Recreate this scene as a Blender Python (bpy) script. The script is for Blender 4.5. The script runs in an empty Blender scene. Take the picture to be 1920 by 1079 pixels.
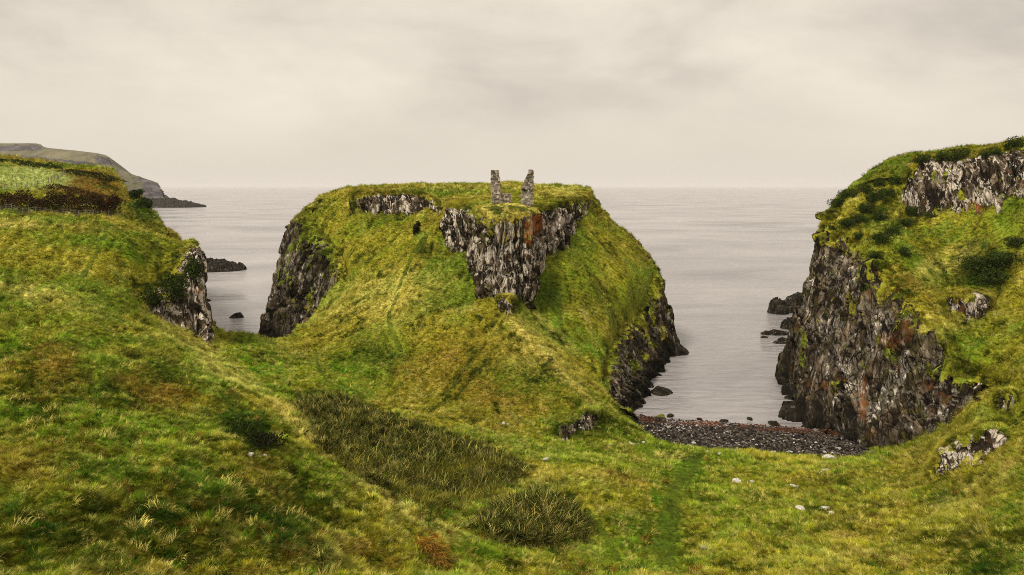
import bpy, bmesh, math, random
import numpy as np
from mathutils import Vector, Euler
from mathutils.bvhtree import BVHTree

rng = np.random.default_rng(7)
random.seed(7)
R = math.radians
SC = bpy.context.scene
COL = SC.collection

# ---------------------------------------------------------------- camera, world, sun, exposure
F = 1507.0            # focal length in pixels of the 1920 px wide photograph
CAMZ = 30.0           # eye height above the sea
HORY = 350.0          # horizon row
cam = bpy.data.cameras.new('camera')
cam.sensor_width = 36.0
cam.lens = 36.0 * F / 1920.0
cam.shift_y = -(539.5 - HORY) / 1920.0
cam.clip_start = 0.1
cam.clip_end = 60000
camo = bpy.data.objects.new('camera', cam)
camo.location = (0, 0, CAMZ)
camo.rotation_euler = (R(90), 0, 0)
COL.objects.link(camo)
SC.camera = camo

SUN_EL, SUN_AZ = R(48), R(-142)     # azimuth measured from +Y towards +X: behind and to the left of the camera
w = bpy.data.worlds.new('World'); SC.world = w; w.use_nodes = True
nt = w.node_tree; N = nt.nodes; L = nt.links
N.clear()
out = N.new('ShaderNodeOutputWorld')
sky = N.new('ShaderNodeTexSky'); sky.sky_type = 'NISHITA'; sky.sun_disc = False
sky.sun_elevation = SUN_EL; sky.sun_rotation = SUN_AZ; sky.dust_density = 4
bg1 = N.new('ShaderNodeBackground'); bg1.inputs['Strength'].default_value = 0.06
L.new(sky.outputs[0], bg1.inputs[0])
tc = N.new('ShaderNodeTexCoord')
mp = N.new('ShaderNodeMapping'); mp.inputs['Scale'].default_value = (1.7, 1.7, 4.2)
L.new(tc.outputs['Generated'], mp.inputs[0])
n1 = N.new('ShaderNodeTexNoise'); n1.inputs['Scale'].default_value = 1.5; n1.inputs['Detail'].default_value = 9
n1.inputs['Roughness'].default_value = 0.56; n1.inputs['Distortion'].default_value = 0.15
L.new(mp.outputs[0], n1.inputs['Vector'])
cr = N.new('ShaderNodeValToRGB')
e = cr.color_ramp.elements
e[0].position = 0.33; e[0].color = (0.540, 0.478, 0.412, 1)
e[1].position = 0.66; e[1].color = (0.830, 0.752, 0.630, 1)
x = cr.color_ramp.elements.new(0.48); x.color = (0.690, 0.622, 0.525, 1)
L.new(n1.outputs['Fac'], cr.inputs[0])
# towards the horizon the cloud deck closes into an even veil
sep = N.new('ShaderNodeSeparateXYZ'); L.new(tc.outputs['Generated'], sep.inputs[0])
mr = N.new('ShaderNodeMapRange'); mr.inputs[1].default_value = 0.02; mr.inputs[2].default_value = 0.13
L.new(sep.outputs['Z'], mr.inputs[0])
mx = N.new('ShaderNodeMixRGB'); mx.inputs[1].default_value = (0.680, 0.612, 0.520, 1)
L.new(mr.outputs[0], mx.inputs[0]); L.new(cr.outputs[0], mx.inputs[2])
bg2 = N.new('ShaderNodeBackground'); bg2.inputs['Strength'].default_value = 0.59
L.new(mx.outputs[0], bg2.inputs[0])
ms = N.new('ShaderNodeMixShader'); ms.inputs[0].default_value = 0.94
L.new(bg1.outputs[0], ms.inputs[1]); L.new(bg2.outputs[0], ms.inputs[2])
L.new(ms.outputs[0], out.inputs[0])

sun = bpy.data.lights.new('sun', 'SUN'); sun.energy = 1.5; sun.angle = R(11); sun.color = (1.0, 0.93, 0.80)
suno = bpy.data.objects.new('sun', sun)
d = Vector((math.sin(SUN_AZ) * math.cos(SUN_EL), math.cos(SUN_AZ) * math.cos(SUN_EL), math.sin(SUN_EL)))
suno.rotation_euler = d.to_track_quat('Z', 'Y').to_euler()
suno.location = (0, 0, 120)
COL.objects.link(suno)
SC.cycles.use_denoising = True
SC.cycles.denoiser = 'OPENIMAGEDENOISE'
SC.cycles.denoising_prefilter = 'NONE'
SC.cycles.filter_width = 0.95
vs = SC.view_settings
vs.view_transform = 'Standard'; vs.look = 'None'; vs.exposure = 1.0; vs.gamma = 1.0

# ---------------------------------------------------------------- numeric helpers
def P(px, py, Y):
    """pixel of the photograph + distance -> world point"""
    return ((px - 960.0) / F * Y, Y, CAMZ - (py - HORY) / F * Y)

def proj(v):
    Y = np.maximum(v[..., 1], 0.5)
    return 960 + v[..., 0] / Y * F, HORY + (CAMZ - v[..., 2]) / Y * F

def hsh(ix, iy, iz, s=0):
    h = (ix.astype(np.int64) * 374761393 + iy.astype(np.int64) * 668265263 + iz.astype(np.int64) * 2147483647 + s * 974634777) & 0xffffffff
    h = ((h ^ (h >> 13)) * 1274126177) & 0xffffffff
    h = ((h ^ (h >> 16)) * 2246822519) & 0xffffffff
    return ((h ^ (h >> 15)) & 0xffffff) / float(0xffffff)

def vnoise(x, y, z, s=0):
    ix, iy, iz = np.floor(x), np.floor(y), np.floor(z)
    fx, fy, fz = x - ix, y - iy, z - iz
    fx = fx * fx * fx * (fx * (fx * 6 - 15) + 10); fy = fy * fy * fy * (fy * (fy * 6 - 15) + 10); fz = fz * fz * fz * (fz * (fz * 6 - 15) + 10)
    r = 0
    for a in (0, 1):
        for b in (0, 1):
            for c in (0, 1):
                r = r + hsh(ix + a, iy + b, iz + c, s) * (fx if a else 1 - fx) * (fy if b else 1 - fy) * (fz if c else 1 - fz)
    return r * 2 - 1

def fbm(p, scale, octv=4, s=0, gain=0.5):
    x, y, z = p[..., 0] * scale, p[..., 1] * scale, p[..., 2] * scale
    a, t, tot = 1.0, 0, 0.0
    for o in range(octv):
        t = t + a * vnoise(x + 13.7 * o, y - 7.1 * o, z + 3.3 * o, s + o); tot += a
        x, y, z = x * 2.03, y * 2.03, z * 2.03; a *= gain
    return t / tot

def worley(u, v, s=0):
    iu, iv = np.floor(u), np.floor(v)
    f1 = np.full(u.shape, 9.0); f2 = np.full(u.shape, 9.0); cid = np.zeros(u.shape)
    zz = np.zeros_like(iu)
    for a in (-1, 0, 1):
        for b in (-1, 0, 1):
            cx = iu + a + hsh(iu + a, iv + b, zz, s); cy = iv + b + hsh(iu + a, iv + b, zz + 1, s)
            dd = np.hypot(u - cx, v - cy)
            near = dd < f1
            f2 = np.where(near, f1, np.minimum(f2, dd))
            cid = np.where(near, hsh(iu + a, iv + b, zz + 2, s), cid)
            f1 = np.where(near, dd, f1)
    return f1, f2, cid

def sstep(a, b, x):
    t = np.clip((x - a) / (b - a), 0, 1)
    return t * t * (3 - 2 * t)

def pchip(A, t):
    n = A.shape[0]
    d = A[1:] - A[:-1]
    m = np.zeros_like(A)
    if n > 2:
        p = d[:-1] * d[1:]
        with np.errstate(divide='ignore', invalid='ignore'):
            h = 2 * p / (d[:-1] + d[1:])
        m[1:-1] = np.where(p > 0, np.nan_to_num(h), 0)
    m[0] = d[0]; m[-1] = d[-1]
    i = np.clip(np.floor(t).astype(int), 0, n - 2); f = (t - i).reshape((-1,) + (1,) * (A.ndim - 1))
    return ((2 * f**3 - 3 * f**2 + 1) * A[i] + (f**3 - 2 * f**2 + f) * m[i] + (-2 * f**3 + 3 * f**2) * A[i + 1] + (f**3 - f**2) * m[i + 1])

def poly_sd(x, y, poly):
    """signed distance, positive inside the plan polygon"""
    p = np.array(poly); q = np.roll(p, -1, 0)
    dmin = np.full(x.shape, 1e9); ins = np.zeros(x.shape, bool)
    for (ax, ay), (bx, by) in zip(p, q):
        ex, ey = bx - ax, by - ay
        t = np.clip(((x - ax) * ex + (y - ay) * ey) / (ex * ex + ey * ey + 1e-9), 0, 1)
        dmin = np.minimum(dmin, np.hypot(x - ax - t * ex, y - ay - t * ey))
        c = (ay > y) != (by > y)
        xi = ax + (y - ay) * ex / (ey if abs(ey) > 1e-9 else 1e-9)
        ins ^= c & (x < xi)
    return np.where(ins, dmin, -dmin)

def line_d(x, y, pts):
    dmin = np.full(x.shape, 1e9)
    for (ax, ay), (bx, by) in zip(pts[:-1], pts[1:]):
        ex, ey = bx - ax, by - ay
        t = np.clip(((x - ax) * ex + (y - ay) * ey) / (ex * ex + ey * ey + 1e-9), 0, 1)
        dmin = np.minimum(dmin, np.hypot(x - ax - t * ex, y - ay - t * ey))
    return dmin

class TPS:
    def __init__(s, pts, smooth=0.0):
        p = np.array(pts, float); s.c = p[:, :2]
        n = len(p); K = s.k(s.c, s.c) + np.eye(n) * smooth
        A = np.zeros((n + 3, n + 3)); A[:n, :n] = K; A[:n, n] = 1; A[:n, n + 1:] = s.c; A[n, :n] = 1; A[n + 1:, :n] = s.c.T
        b = np.zeros(n + 3); b[:n] = p[:, 2]
        s.w = np.linalg.solve(A, b)
    def k(s, a, c):
        d2 = (a[:, None, 0] - c[None, :, 0])**2 + (a[:, None, 1] - c[None, :, 1])**2
        return np.sqrt(d2 + 1.0)          # multiquadric-like kernel: less overshoot than the classic spline
    def __call__(s, x, y):
        q = np.stack([x.ravel(), y.ravel()], 1); o = np.empty(len(q)); n = len(s.c)
        for i in range(0, len(q), 100000):
            k = s.k(q[i:i + 100000], s.c)
            o[i:i + 100000] = k @ s.w[:n] + s.w[n] + q[i:i + 100000] @ s.w[n + 1:]
        return o.reshape(x.shape)

def tag(o, label=None, cat=None, group=None, kind=None):
    if label: o['label'] = label
    if cat: o['category'] = cat
    if group: o['group'] = group
    if kind: o['kind'] = kind
    return o

def mesh_np(name, V, Fq, mat, attrs=None, cols=None, smooth=True, parent=None, link=True):
    me = bpy.data.meshes.new(name)
    V = np.ascontiguousarray(V, np.float32); Fq = np.ascontiguousarray(Fq, np.int32)
    me.vertices.add(len(V)); me.vertices.foreach_set('co', V.ravel())
    k = Fq.shape[1]
    me.loops.add(Fq.size); me.loops.foreach_set('vertex_index', Fq.ravel())
    me.polygons.add(len(Fq)); me.polygons.foreach_set('loop_start', np.arange(0, Fq.size, k, dtype=np.int32))
    me.polygons.foreach_set('use_smooth', np.full(len(Fq), smooth))
    me.update(calc_edges=True)
    for an, av in (attrs or {}).items():
        a = me.attributes.new(an, 'FLOAT', 'POINT'); a.data.foreach_set('value', np.ascontiguousarray(av, np.float32).ravel())
    for an, av in (cols or {}).items():
        a = me.attributes.new(an, 'FLOAT_COLOR', 'POINT')
        c4 = np.ones((len(V), 4), np.float32); c4[:, :3] = av; a.data.foreach_set('color', c4.ravel())
    me.materials.append(mat)
    o = bpy.data.objects.new(name, me)
    if link: COL.objects.link(o)
    if parent: o.parent = parent
    return o

def grid_faces(r, c):
    i = np.arange(r * c).reshape(r, c)
    return np.stack([i[:-1, :-1], i[:-1, 1:], i[1:, 1:], i[1:, :-1]], -1).reshape(-1, 4)

def grid_normals(V):
    du = np.gradient(V, axis=1); dv = np.gradient(V, axis=0)
    n = np.cross(dv, du); n /= np.linalg.norm(n, axis=-1, keepdims=True) + 1e-9
    return n

# ---------------------------------------------------------------- materials
def newmat(name):
    m = bpy.data.materials.new(name); m.use_nodes = True
    m.node_tree.nodes.clear()
    return m, m.node_tree.nodes, m.node_tree.links

def noise(N, L, vec, scale, detail=5, rough=0.6, dist=0.0):
    n = N.new('ShaderNodeTexNoise'); n.inputs['Scale'].default_value = scale; n.inputs['Detail'].default_value = detail
    n.inputs['Roughness'].default_value = rough; n.inputs['Distortion'].default_value = dist
    L.new(vec, n.inputs['Vector']); return n.outputs['Fac']

def ramp(N, L, fac, stops):
    r = N.new('ShaderNodeValToRGB'); el = r.color_ramp.elements
    while len(el) < len(stops): el.new(0.5)
    for q, (p, c) in zip(el, stops): q.position = p; q.color = (c[0], c[1], c[2], 1) if not isinstance(c, (int, float)) else (c, c, c, 1)
    L.new(fac, r.inputs[0]); return r.outputs[0]

def mixc(N, L, fac, a, b, mode='MIX'):
    m = N.new('ShaderNodeMixRGB'); m.blend_type = mode
    for i, q in ((0, fac), (1, a), (2, b)):
        if isinstance(q, (int, float)): m.inputs[i].default_value = q if i == 0 else (q, q, q, 1)
        elif isinstance(q, tuple): m.inputs[i].default_value = (*q, 1)
        else: L.new(q, m.inputs[i])
    return m.outputs[0]

def math_(N, L, op, a, b=0.0, clamp=False):
    m = N.new('ShaderNodeMath'); m.operation = op; m.use_clamp = clamp
    for i, q in ((0, a), (1, b)):
        if isinstance(q, (int, float)): m.inputs[i].default_value = q
        else: L.new(q, m.inputs[i])
    return m.outputs[0]

def mapping(N, L, vec, sc, rot=(0, 0, 0)):
    m = N.new('ShaderNodeMapping'); m.inputs['Scale'].default_value = sc; m.inputs['Rotation'].default_value = rot
    L.new(vec, m.inputs[0]); return m.outputs[0]

def voro(N, L, vec, scale, feat='DISTANCE_TO_EDGE'):
    n = N.new('ShaderNodeTexVoronoi'); n.feature = feat; n.inputs['Scale'].default_value = scale; L.new(vec, n.inputs['Vector'])
    return n.outputs['Distance'] if feat == 'DISTANCE_TO_EDGE' else n.outputs['Color']

def rock_color(N, L, vec, pale=0.5, warm=0.0):
    """weathered basalt: dark joints between columns, brown and grey faces, pale lichen blotches, mossy ledges"""
    wv = N.new('ShaderNodeTexNoise'); wv.inputs['Scale'].default_value = 0.9; wv.inputs['Detail'].default_value = 3; L.new(vec, wv.inputs['Vector'])
    vm = N.new('ShaderNodeVectorMath'); vm.operation = 'MULTIPLY_ADD'; L.new(wv.outputs['Color'], vm.inputs[0]); vm.inputs[1].default_value = (0.55, 0.55, 0.55); L.new(vec, vm.inputs[2])
    wvec = vm.outputs[0]
    st = mapping(N, L, wvec, (1.0, 1.0, 0.20))
    cell = voro(N, L, st, 1.15, 'F1'); sc = N.new('ShaderNodeSeparateColor'); L.new(cell, sc.inputs[0])
    a = noise(N, L, mapping(N, L, vec, (1, 1, 0.35)), 0.5, 7, 0.68, 0.4)
    t = math_(N, L, 'ADD', math_(N, L, 'MULTIPLY', a, 0.95), math_(N, L, 'MULTIPLY', math_(N, L, 'SUBTRACT', sc.outputs[0], 0.5), 0.22))
    b_ = 0.06 * (pale - 0.4)
    base = ramp(N, L, t, [(0.36 - b_, (0.012, 0.009, 0.006)), (0.49 - b_, (0.048, 0.034, 0.019)), (0.585 - b_, (0.150, 0.112, 0.072)), (0.72 - b_, (0.38, 0.305, 0.225))])
    b = noise(N, L, mapping(N, L, vec, (1, 1, 0.5)), 1.15, 6, 0.66, 0.4)
    lm = noise(N, L, mapping(N, L, vec, (1, 1, 0.5)), 0.33, 3, 0.5)
    bb = math_(N, L, 'ADD', b, math_(N, L, 'MULTIPLY', math_(N, L, 'SUBTRACT', lm, 0.5), 0.55))
    lich = ramp(N, L, bb, [(0.625 - 0.13 * pale, 0.0), (0.675 - 0.13 * pale, 1.0)])
    base = mixc(N, L, lich, base, (0.66, 0.575, 0.47))
    mo = noise(N, L, mapping(N, L, vec, (1, 1, 0.8)), 0.6, 6, 0.7, 0.4)
    moss = ramp(N, L, mo, [(0.53 + 0.07 * pale, 0.0), (0.60 + 0.07 * pale, 0.9)])
    base = mixc(N, L, moss, base, (0.075, 0.070, 0.014))
    e1 = voro(N, L, st, 1.15); e2 = voro(N, L, mapping(N, L, wvec, (1, 1, 0.26)), 2.3)
    c1 = ramp(N, L, e1, [(0.015, 1.0), (0.085, 0.0)]); c2 = ramp(N, L, e2, [(0.01, 0.8), (0.055, 0.0)])
    cm = ramp(N, L, noise(N, L, vec, 0.8, 3), [(0.38, 0.25), (0.55, 1.0)])
    crack = math_(N, L, 'MULTIPLY', math_(N, L, 'MAXIMUM', c1, c2), cm)
    base = mixc(N, L, crack, base, (0.010, 0.008, 0.006))
    r = noise(N, L, mapping(N, L, vec, (1, 1, .6)), 0.45, 4, 0.6)
    rust = ramp(N, L, r, [(0.60 - 0.06 * warm, 0.0), (0.70 - 0.06 * warm, 0.6)])
    base = mixc(N, L, rust, base, (0.155, 0.068, 0.024))
    hgt = math_(N, L, 'SUBTRACT', math_(N, L, 'MULTIPLY', b, 0.8), math_(N, L, 'MULTIPLY', crack, 0.8))
    return base, hgt

def terrain_material():
    m, N, L = newmat('grass_and_rock')
    o = N.new('ShaderNodeOutputMaterial'); b = N.new('ShaderNodeBsdfPrincipled')
    b.inputs['Roughness'].default_value = 0.95; b.inputs['Specular IOR Level'].default_value = 0.08
    g = N.new('ShaderNodeNewGeometry'); pos = g.outputs['Position']
    ac = N.new('ShaderNodeAttribute'); ac.attribute_name = 'Col'
    ar = N.new('ShaderNodeAttribute'); ar.attribute_name = 'rock'
    am = N.new('ShaderNodeAttribute'); am.attribute_name = 'stain'
    ap = N.new('ShaderNodeAttribute'); ap.attribute_name = 'pale'
    # grass: fine streaks and specks around the mapped colour
    s1 = noise(N, L, mapping(N, L, pos, (1, 1, 1)), 2.6, 6, 0.72, 0.6)
    k = ramp(N, L, s1, [(0.30, 0.40), (0.5, 1.0), (0.70, 1.7)])
    gr = mixc(N, L, 1.0, ac.outputs['Color'], k, 'MULTIPLY')
    rc, rb = rock_color(N, L, pos, 0.05)
    rc2, rb2 = rock_color(N, L, pos, 0.95)
    rk = mixc(N, L, ap.outputs['Fac'], rc, rc2)
    sn = noise(N, L, mapping(N, L, pos, (1, 1, 0.35)), 1.4, 4, 0.6)
    stf = math_(N, L, 'MULTIPLY', am.outputs['Fac'], ramp(N, L, sn, [(0.32, 0.0), (0.46, 1.0)]), True)
    rk = mixc(N, L, stf, rk, (0.40, 0.115, 0.020))
    sz = N.new('ShaderNodeSeparateXYZ'); L.new(pos, sz.inputs[0])
    zz = math_(N, L, 'ADD', sz.outputs['Z'], math_(N, L, 'MULTIPLY', math_(N, L, 'SUBTRACT', noise(N, L, pos, 0.5, 4), 0.5), 3.0))
    tide = N.new('ShaderNodeMapRange'); tide.inputs[1].default_value = 1.2; tide.inputs[2].default_value = 3.6; tide.inputs[3].default_value = 0.85; tide.inputs[4].default_value = 0.0
    L.new(zz, tide.inputs[0])
    rk = mixc(N, L, tide.outputs[0], rk, (0.014, 0.012, 0.009))    # the black weed and lichen belt above the tide
    # moss and grass in the ledges of the rock
    mo = noise(N, L, mapping(N, L, pos, (1, 1, 0.5)), 0.75, 5, 0.65, 0.3)
    rn = noise(N, L, pos, 1.7, 5, 0.7)
    f = math_(N, L, 'ADD', ar.outputs['Fac'], math_(N, L, 'MULTIPLY', math_(N, L, 'SUBTRACT', mo, 0.5), 1.9))
    f = math_(N, L, 'ADD', f, math_(N, L, 'MULTIPLY', math_(N, L, 'SUBTRACT', rn, 0.5), 0.9))
    f = ramp(N, L, f, [(0.50, 0.0), (0.60, 1.0)])
    colr = mixc(N, L, f, gr, rk)
    L.new(colr, b.inputs['Base Color'])
    bn = noise(N, L, pos, 4.5, 6, 0.75)
    h = math_(N, L, 'ADD', math_(N, L, 'MULTIPLY', bn, 0.6), math_(N, L, 'MULTIPLY', rb, 0.5))
    bu = N.new('ShaderNodeBump'); bu.inputs['Strength'].default_value = 0.9; bu.inputs['Distance'].default_value = 0.22
    L.new(h, bu.inputs['Height']); L.new(bu.outputs[0], b.inputs['Normal'])
    L.new(b.outputs[0], o.inputs[0]); return m

def stone_material(name, pale=0.5, dark=1.0, warm=0.0):
    m, N, L = newmat(name)
    o = N.new('ShaderNodeOutputMaterial'); b = N.new('ShaderNodeBsdfPrincipled')
    b.inputs['Roughness'].default_value = 0.85; b.inputs['Specular IOR Level'].default_value = 0.2
    tcn = N.new('ShaderNodeTexCoord'); v = tcn.outputs['Object']
    oi = N.new('ShaderNodeObjectInfo')
    ad = N.new('ShaderNodeVectorMath'); ad.operation = 'ADD'; L.new(v, ad.inputs[0])
    cb = N.new('ShaderNodeCombineXYZ'); q = math_(N, L, 'MULTIPLY', oi.outputs['Random'], 40.0)
    for i in range(3): L.new(q, cb.inputs[i])
    L.new(cb.outputs[0], ad.inputs[1]); v = ad.outputs[0]
    c, rb = rock_color(N, L, mapping(N, L, v, (2.2, 2.2, 2.2)), pale, warm)
    c = mixc(N, L, 1.0, c, dark, 'MULTIPLY')
    L.new(c, b.inputs['Base Color'])
    bu = N.new('ShaderNodeBump'); bu.inputs['Strength'].default_value = 0.8; bu.inputs['Distance'].default_value = 0.08
    L.new(rb, bu.inputs['Height']); L.new(bu.outputs[0], b.inputs['Normal'])
    L.new(b.outputs[0], o.inputs[0]); return m

def ruin_material():
    m, N, L = newmat('ruin_masonry')
    o = N.new('ShaderNodeOutputMaterial'); b = N.new('ShaderNodeBsdfPrincipled'); b.inputs['Roughness'].default_value = 0.9
    g = N.new('ShaderNodeNewGeometry'); tcn = N.new('ShaderNodeTexCoord'); v = tcn.outputs['Object']
    t = math_(N, L, 'ADD', math_(N, L, 'MULTIPLY', g.outputs['Random Per Island'], 0.55), math_(N, L, 'MULTIPLY', noise(N, L, v, 3.0, 5, 0.65), 0.6))
    c = ramp(N, L, t, [(0.28, (0.085, 0.068, 0.048)), (0.52, (0.20, 0.165, 0.125)), (0.74, (0.34, 0.285, 0.22)), (0.86, (0.52, 0.46, 0.38))])
    ms_ = ramp(N, L, noise(N, L, v, 1.1, 5, 0.7), [(0.55, 0.0), (0.63, 0.8)])
    L.new(mixc(N, L, ms_, c, (0.085, 0.085, 0.022)), b.inputs['Base Color'])
    bu = N.new('ShaderNodeBump'); bu.inputs['Strength'].default_value = 0.7; bu.inputs['Distance'].default_value = 0.05
    L.new(noise(N, L, v, 6.0, 5, 0.7), bu.inputs['Height']); L.new(bu.outputs[0], b.inputs['Normal'])
    L.new(b.outputs[0], o.inputs[0]); return m

def white_stone_material():
    m, N, L = newmat('pale_boulder_stone')
    o = N.new('ShaderNodeOutputMaterial'); b = N.new('ShaderNodeBsdfPrincipled'); b.inputs['Roughness'].default_value = 0.9
    tcn = N.new('ShaderNodeTexCoord'); v = tcn.outputs['Object']
    a = noise(N, L, v, 2.4, 6, 0.7)
    c = ramp(N, L, a, [(0.30, (0.10, 0.085, 0.065)), (0.42, (0.42, 0.38, 0.32)), (0.60, (0.70, 0.66, 0.60))])
    L.new(c, b.inputs['Base Color'])
    bu = N.new('ShaderNodeBump'); bu.inputs['Strength'].default_value = 0.7; bu.inputs['Distance'].default_value = 0.06
    L.new(a, bu.inputs['Height']); L.new(bu.outputs[0], b.inputs['Normal'])
    L.new(b.outputs[0], o.inputs[0]); return m

def blade_material(name, trans=0.25):
    m, N, L = newmat(name)
    o = N.new('ShaderNodeOutputMaterial')
    a = N.new('ShaderNodeAttribute'); a.attribute_type = 'INSTANCER'; a.attribute_name = 'tcol'
    c = N.new('ShaderNodeAttribute'); c.attribute_name = 'bl'
    col = mixc(N, L, 1.0, a.outputs['Color'], c.outputs['Color'], 'MULTIPLY')
    d1 = N.new('ShaderNodeBsdfDiffuse'); t = N.new('ShaderNodeBsdfTranslucent'); mx = N.new('ShaderNodeMixShader'); mx.inputs[0].default_value = trans
    L.new(col, d1.inputs[0]); L.new(col, t.inputs[0]); L.new(d1.outputs[0], mx.inputs[1]); L.new(t.outputs[0], mx.inputs[2])
    L.new(mx.outputs[0], o.inputs[0]); return m

def leaf_material(name, ca, cb_, sc=3.0, trans=0.2):
    m, N, L = newmat(name)
    o = N.new('ShaderNodeOutputMaterial')
    g = N.new('ShaderNodeNewGeometry')
    c = ramp(N, L, noise(N, L, g.outputs['Position'], sc, 4, 0.7), [(0.32, ca), (0.66, cb_)])
    d1 = N.new('ShaderNodeBsdfDiffuse'); t = N.new('ShaderNodeBsdfTranslucent'); mx = N.new('ShaderNodeMixShader'); mx.inputs[0].default_value = trans
    L.new(c, d1.inputs[0]); L.new(c, t.inputs[0]); L.new(d1.outputs[0], mx.inputs[1]); L.new(t.outputs[0], mx.inputs[2])
    L.new(mx.outputs[0], o.inputs[0]); return m

def plain_material(name, ca, cb_, sc=6.0, rough=0.9):
    m, N, L = newmat(name)
    o = N.new('ShaderNodeOutputMaterial'); b = N.new('ShaderNodeBsdfPrincipled'); b.inputs['Roughness'].default_value = rough
    g = N.new('ShaderNodeNewGeometry')
    L.new(ramp(N, L, noise(N, L, g.outputs['Position'], sc, 5, 0.65), [(0.35, ca), (0.65, cb_)]), b.inputs['Base Color'])
    L.new(b.outputs[0], o.inputs[0]); return m

def sea_material():
    m, N, L = newmat('sea_water')
    o = N.new('ShaderNodeOutputMaterial'); b = N.new('ShaderNodeBsdfPrincipled')
    g = N.new('ShaderNodeNewGeometry'); pos = g.outputs['Position']
    a = noise(N, L, mapping(N, L, pos, (0.7, 1.0, 1)), 0.012, 8, 0.66, 0.8)
    c = ramp(N, L, a, [(0.32, (0.235, 0.220, 0.226)), (0.52, (0.36, 0.335, 0.336)), (0.70, (0.44, 0.410, 0.405))])
    L.new(c, b.inputs['Base Color'])
    L.new(ramp(N, L, noise(N, L, mapping(N, L, pos, (0.5, 1, 1)), 0.021, 5, 0.6, 0.6), [(0.38, 0.06), (0.62, 0.34)]), b.inputs['Roughness']); b.inputs['IOR'].default_value = 1.33
    w1 = noise(N, L, mapping(N, L, pos, (0.6, 1.2, 1), (0, 0, R(12))), 0.45, 6, 0.68, 0.7)
    w2 = noise(N, L, mapping(N, L, pos, (0.35, 1.6, 1), (0, 0, R(-8))), 0.12, 4, 0.55, 0.4)
    h = math_(N, L, 'ADD', math_(N, L, 'MULTIPLY', w1, 0.5), math_(N, L, 'MULTIPLY', w2, 1.2))
    bu = N.new('ShaderNodeBump'); bu.inputs['Strength'].default_value = 1.0; bu.inputs['Distance'].default_value = 1.5
    L.new(h, bu.inputs['Height']); L.new(bu.outputs[0], b.inputs['Normal'])
    L.new(b.outputs[0], o.inputs[0]); return m

def far_material():
    m, N, L = newmat('far_cliff_land')
    o = N.new('ShaderNodeOutputMaterial'); b = N.new('ShaderNodeBsdfPrincipled'); b.inputs['Roughness'].default_value = 0.95
    g = N.new('ShaderNodeNewGeometry'); pos = g.outputs['Position']
    ar = N.new('ShaderNodeAttribute'); ar.attribute_name = 'rock'
    gr = ramp(N, L, noise(N, L, pos, 0.02, 6, 0.7), [(0.35, (0.085, 0.080, 0.042)), (0.5, (0.165, 0.148, 0.078)), (0.65, (0.25, 0.22, 0.125))])  # turf and rock greyed and paled, distance haze put into their colours
    rk = ramp(N, L, noise(N, L, mapping(N, L, pos, (1, 1, 2.2)), 0.035, 7, 0.72, 0.3), [(0.36, (0.035, 0.031, 0.036)), (0.5, (0.095, 0.083, 0.085)), (0.66, (0.22, 0.195, 0.18))])
    f = math_(N, L, 'ADD', ar.outputs['Fac'], math_(N, L, 'MULTIPLY', math_(N, L, 'SUBTRACT', noise(N, L, mapping(N, L, pos, (1, 1, .4)), 0.03, 5, 0.7), 0.5), 0.9))
    L.new(mixc(N, L, ramp(N, L, f, [(0.44, 0.0), (0.54, 1.0)]), gr, rk), b.inputs['Base Color'])
    bu = N.new('ShaderNodeBump'); bu.inputs['Strength'].default_value = 1.0; bu.inputs['Distance'].default_value = 9.0
    L.new(noise(N, L, pos, 0.05, 6, 0.75), bu.inputs['Height']); L.new(bu.outputs[0], b.inputs['Normal'])
    L.new(b.outputs[0], o.inputs[0]); return m

M_TER = terrain_material()
M_FAR = far_material()
M_SEA = sea_material()
M_RUIN = ruin_material()
M_SKERRY = stone_material('wet_dark_rock', 0.0, 0.42)
M_WHITE = white_stone_material()
M_BLADE = blade_material('grass_blades', 0.12)
M_REED = blade_material('reed_blades', 0.2)
M_POST = plain_material('weathered_post_wood', (0.10, 0.08, 0.06), (0.22, 0.19, 0.15), 20)
M_WIRE = plain_material('fence_wire', (0.15, 0.15, 0.14), (0.25, 0.24, 0.22), 20, 0.5)
M_GORSE = leaf_material('gorse_leaves', (0.010, 0.020, 0.005), (0.062, 0.090, 0.016), 1.6)
M_DARKBUSH = leaf_material('dark_bush_leaves', (0.010, 0.012, 0.006), (0.030, 0.032, 0.012))
M_BRACKEN = leaf_material('russet_bracken', (0.016, 0.012, 0.006), (0.080, 0.042, 0.016), 0.9)
M_STEM = plain_material('woody_stem', (0.03, 0.022, 0.015), (0.07, 0.05, 0.035), 10)

# ---------------------------------------------------------------- sea
bm = bmesh.new()
vs_ = [bm.verts.new(c) for c in ((-30000, 20, 0), (30000, 20, 0), (30000, 45000, 0), (-30000, 45000, 0))]
bm.faces.new(vs_)
me = bpy.data.meshes.new('sea'); bm.to_mesh(me); bm.free(); me.materials.append(M_SEA)
sea = bpy.data.objects.new('sea', me); COL.objects.link(sea)
tag(sea, 'pale grey sea with fine ripples reaching to the misty horizon', 'sea', kind='structure')

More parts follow.
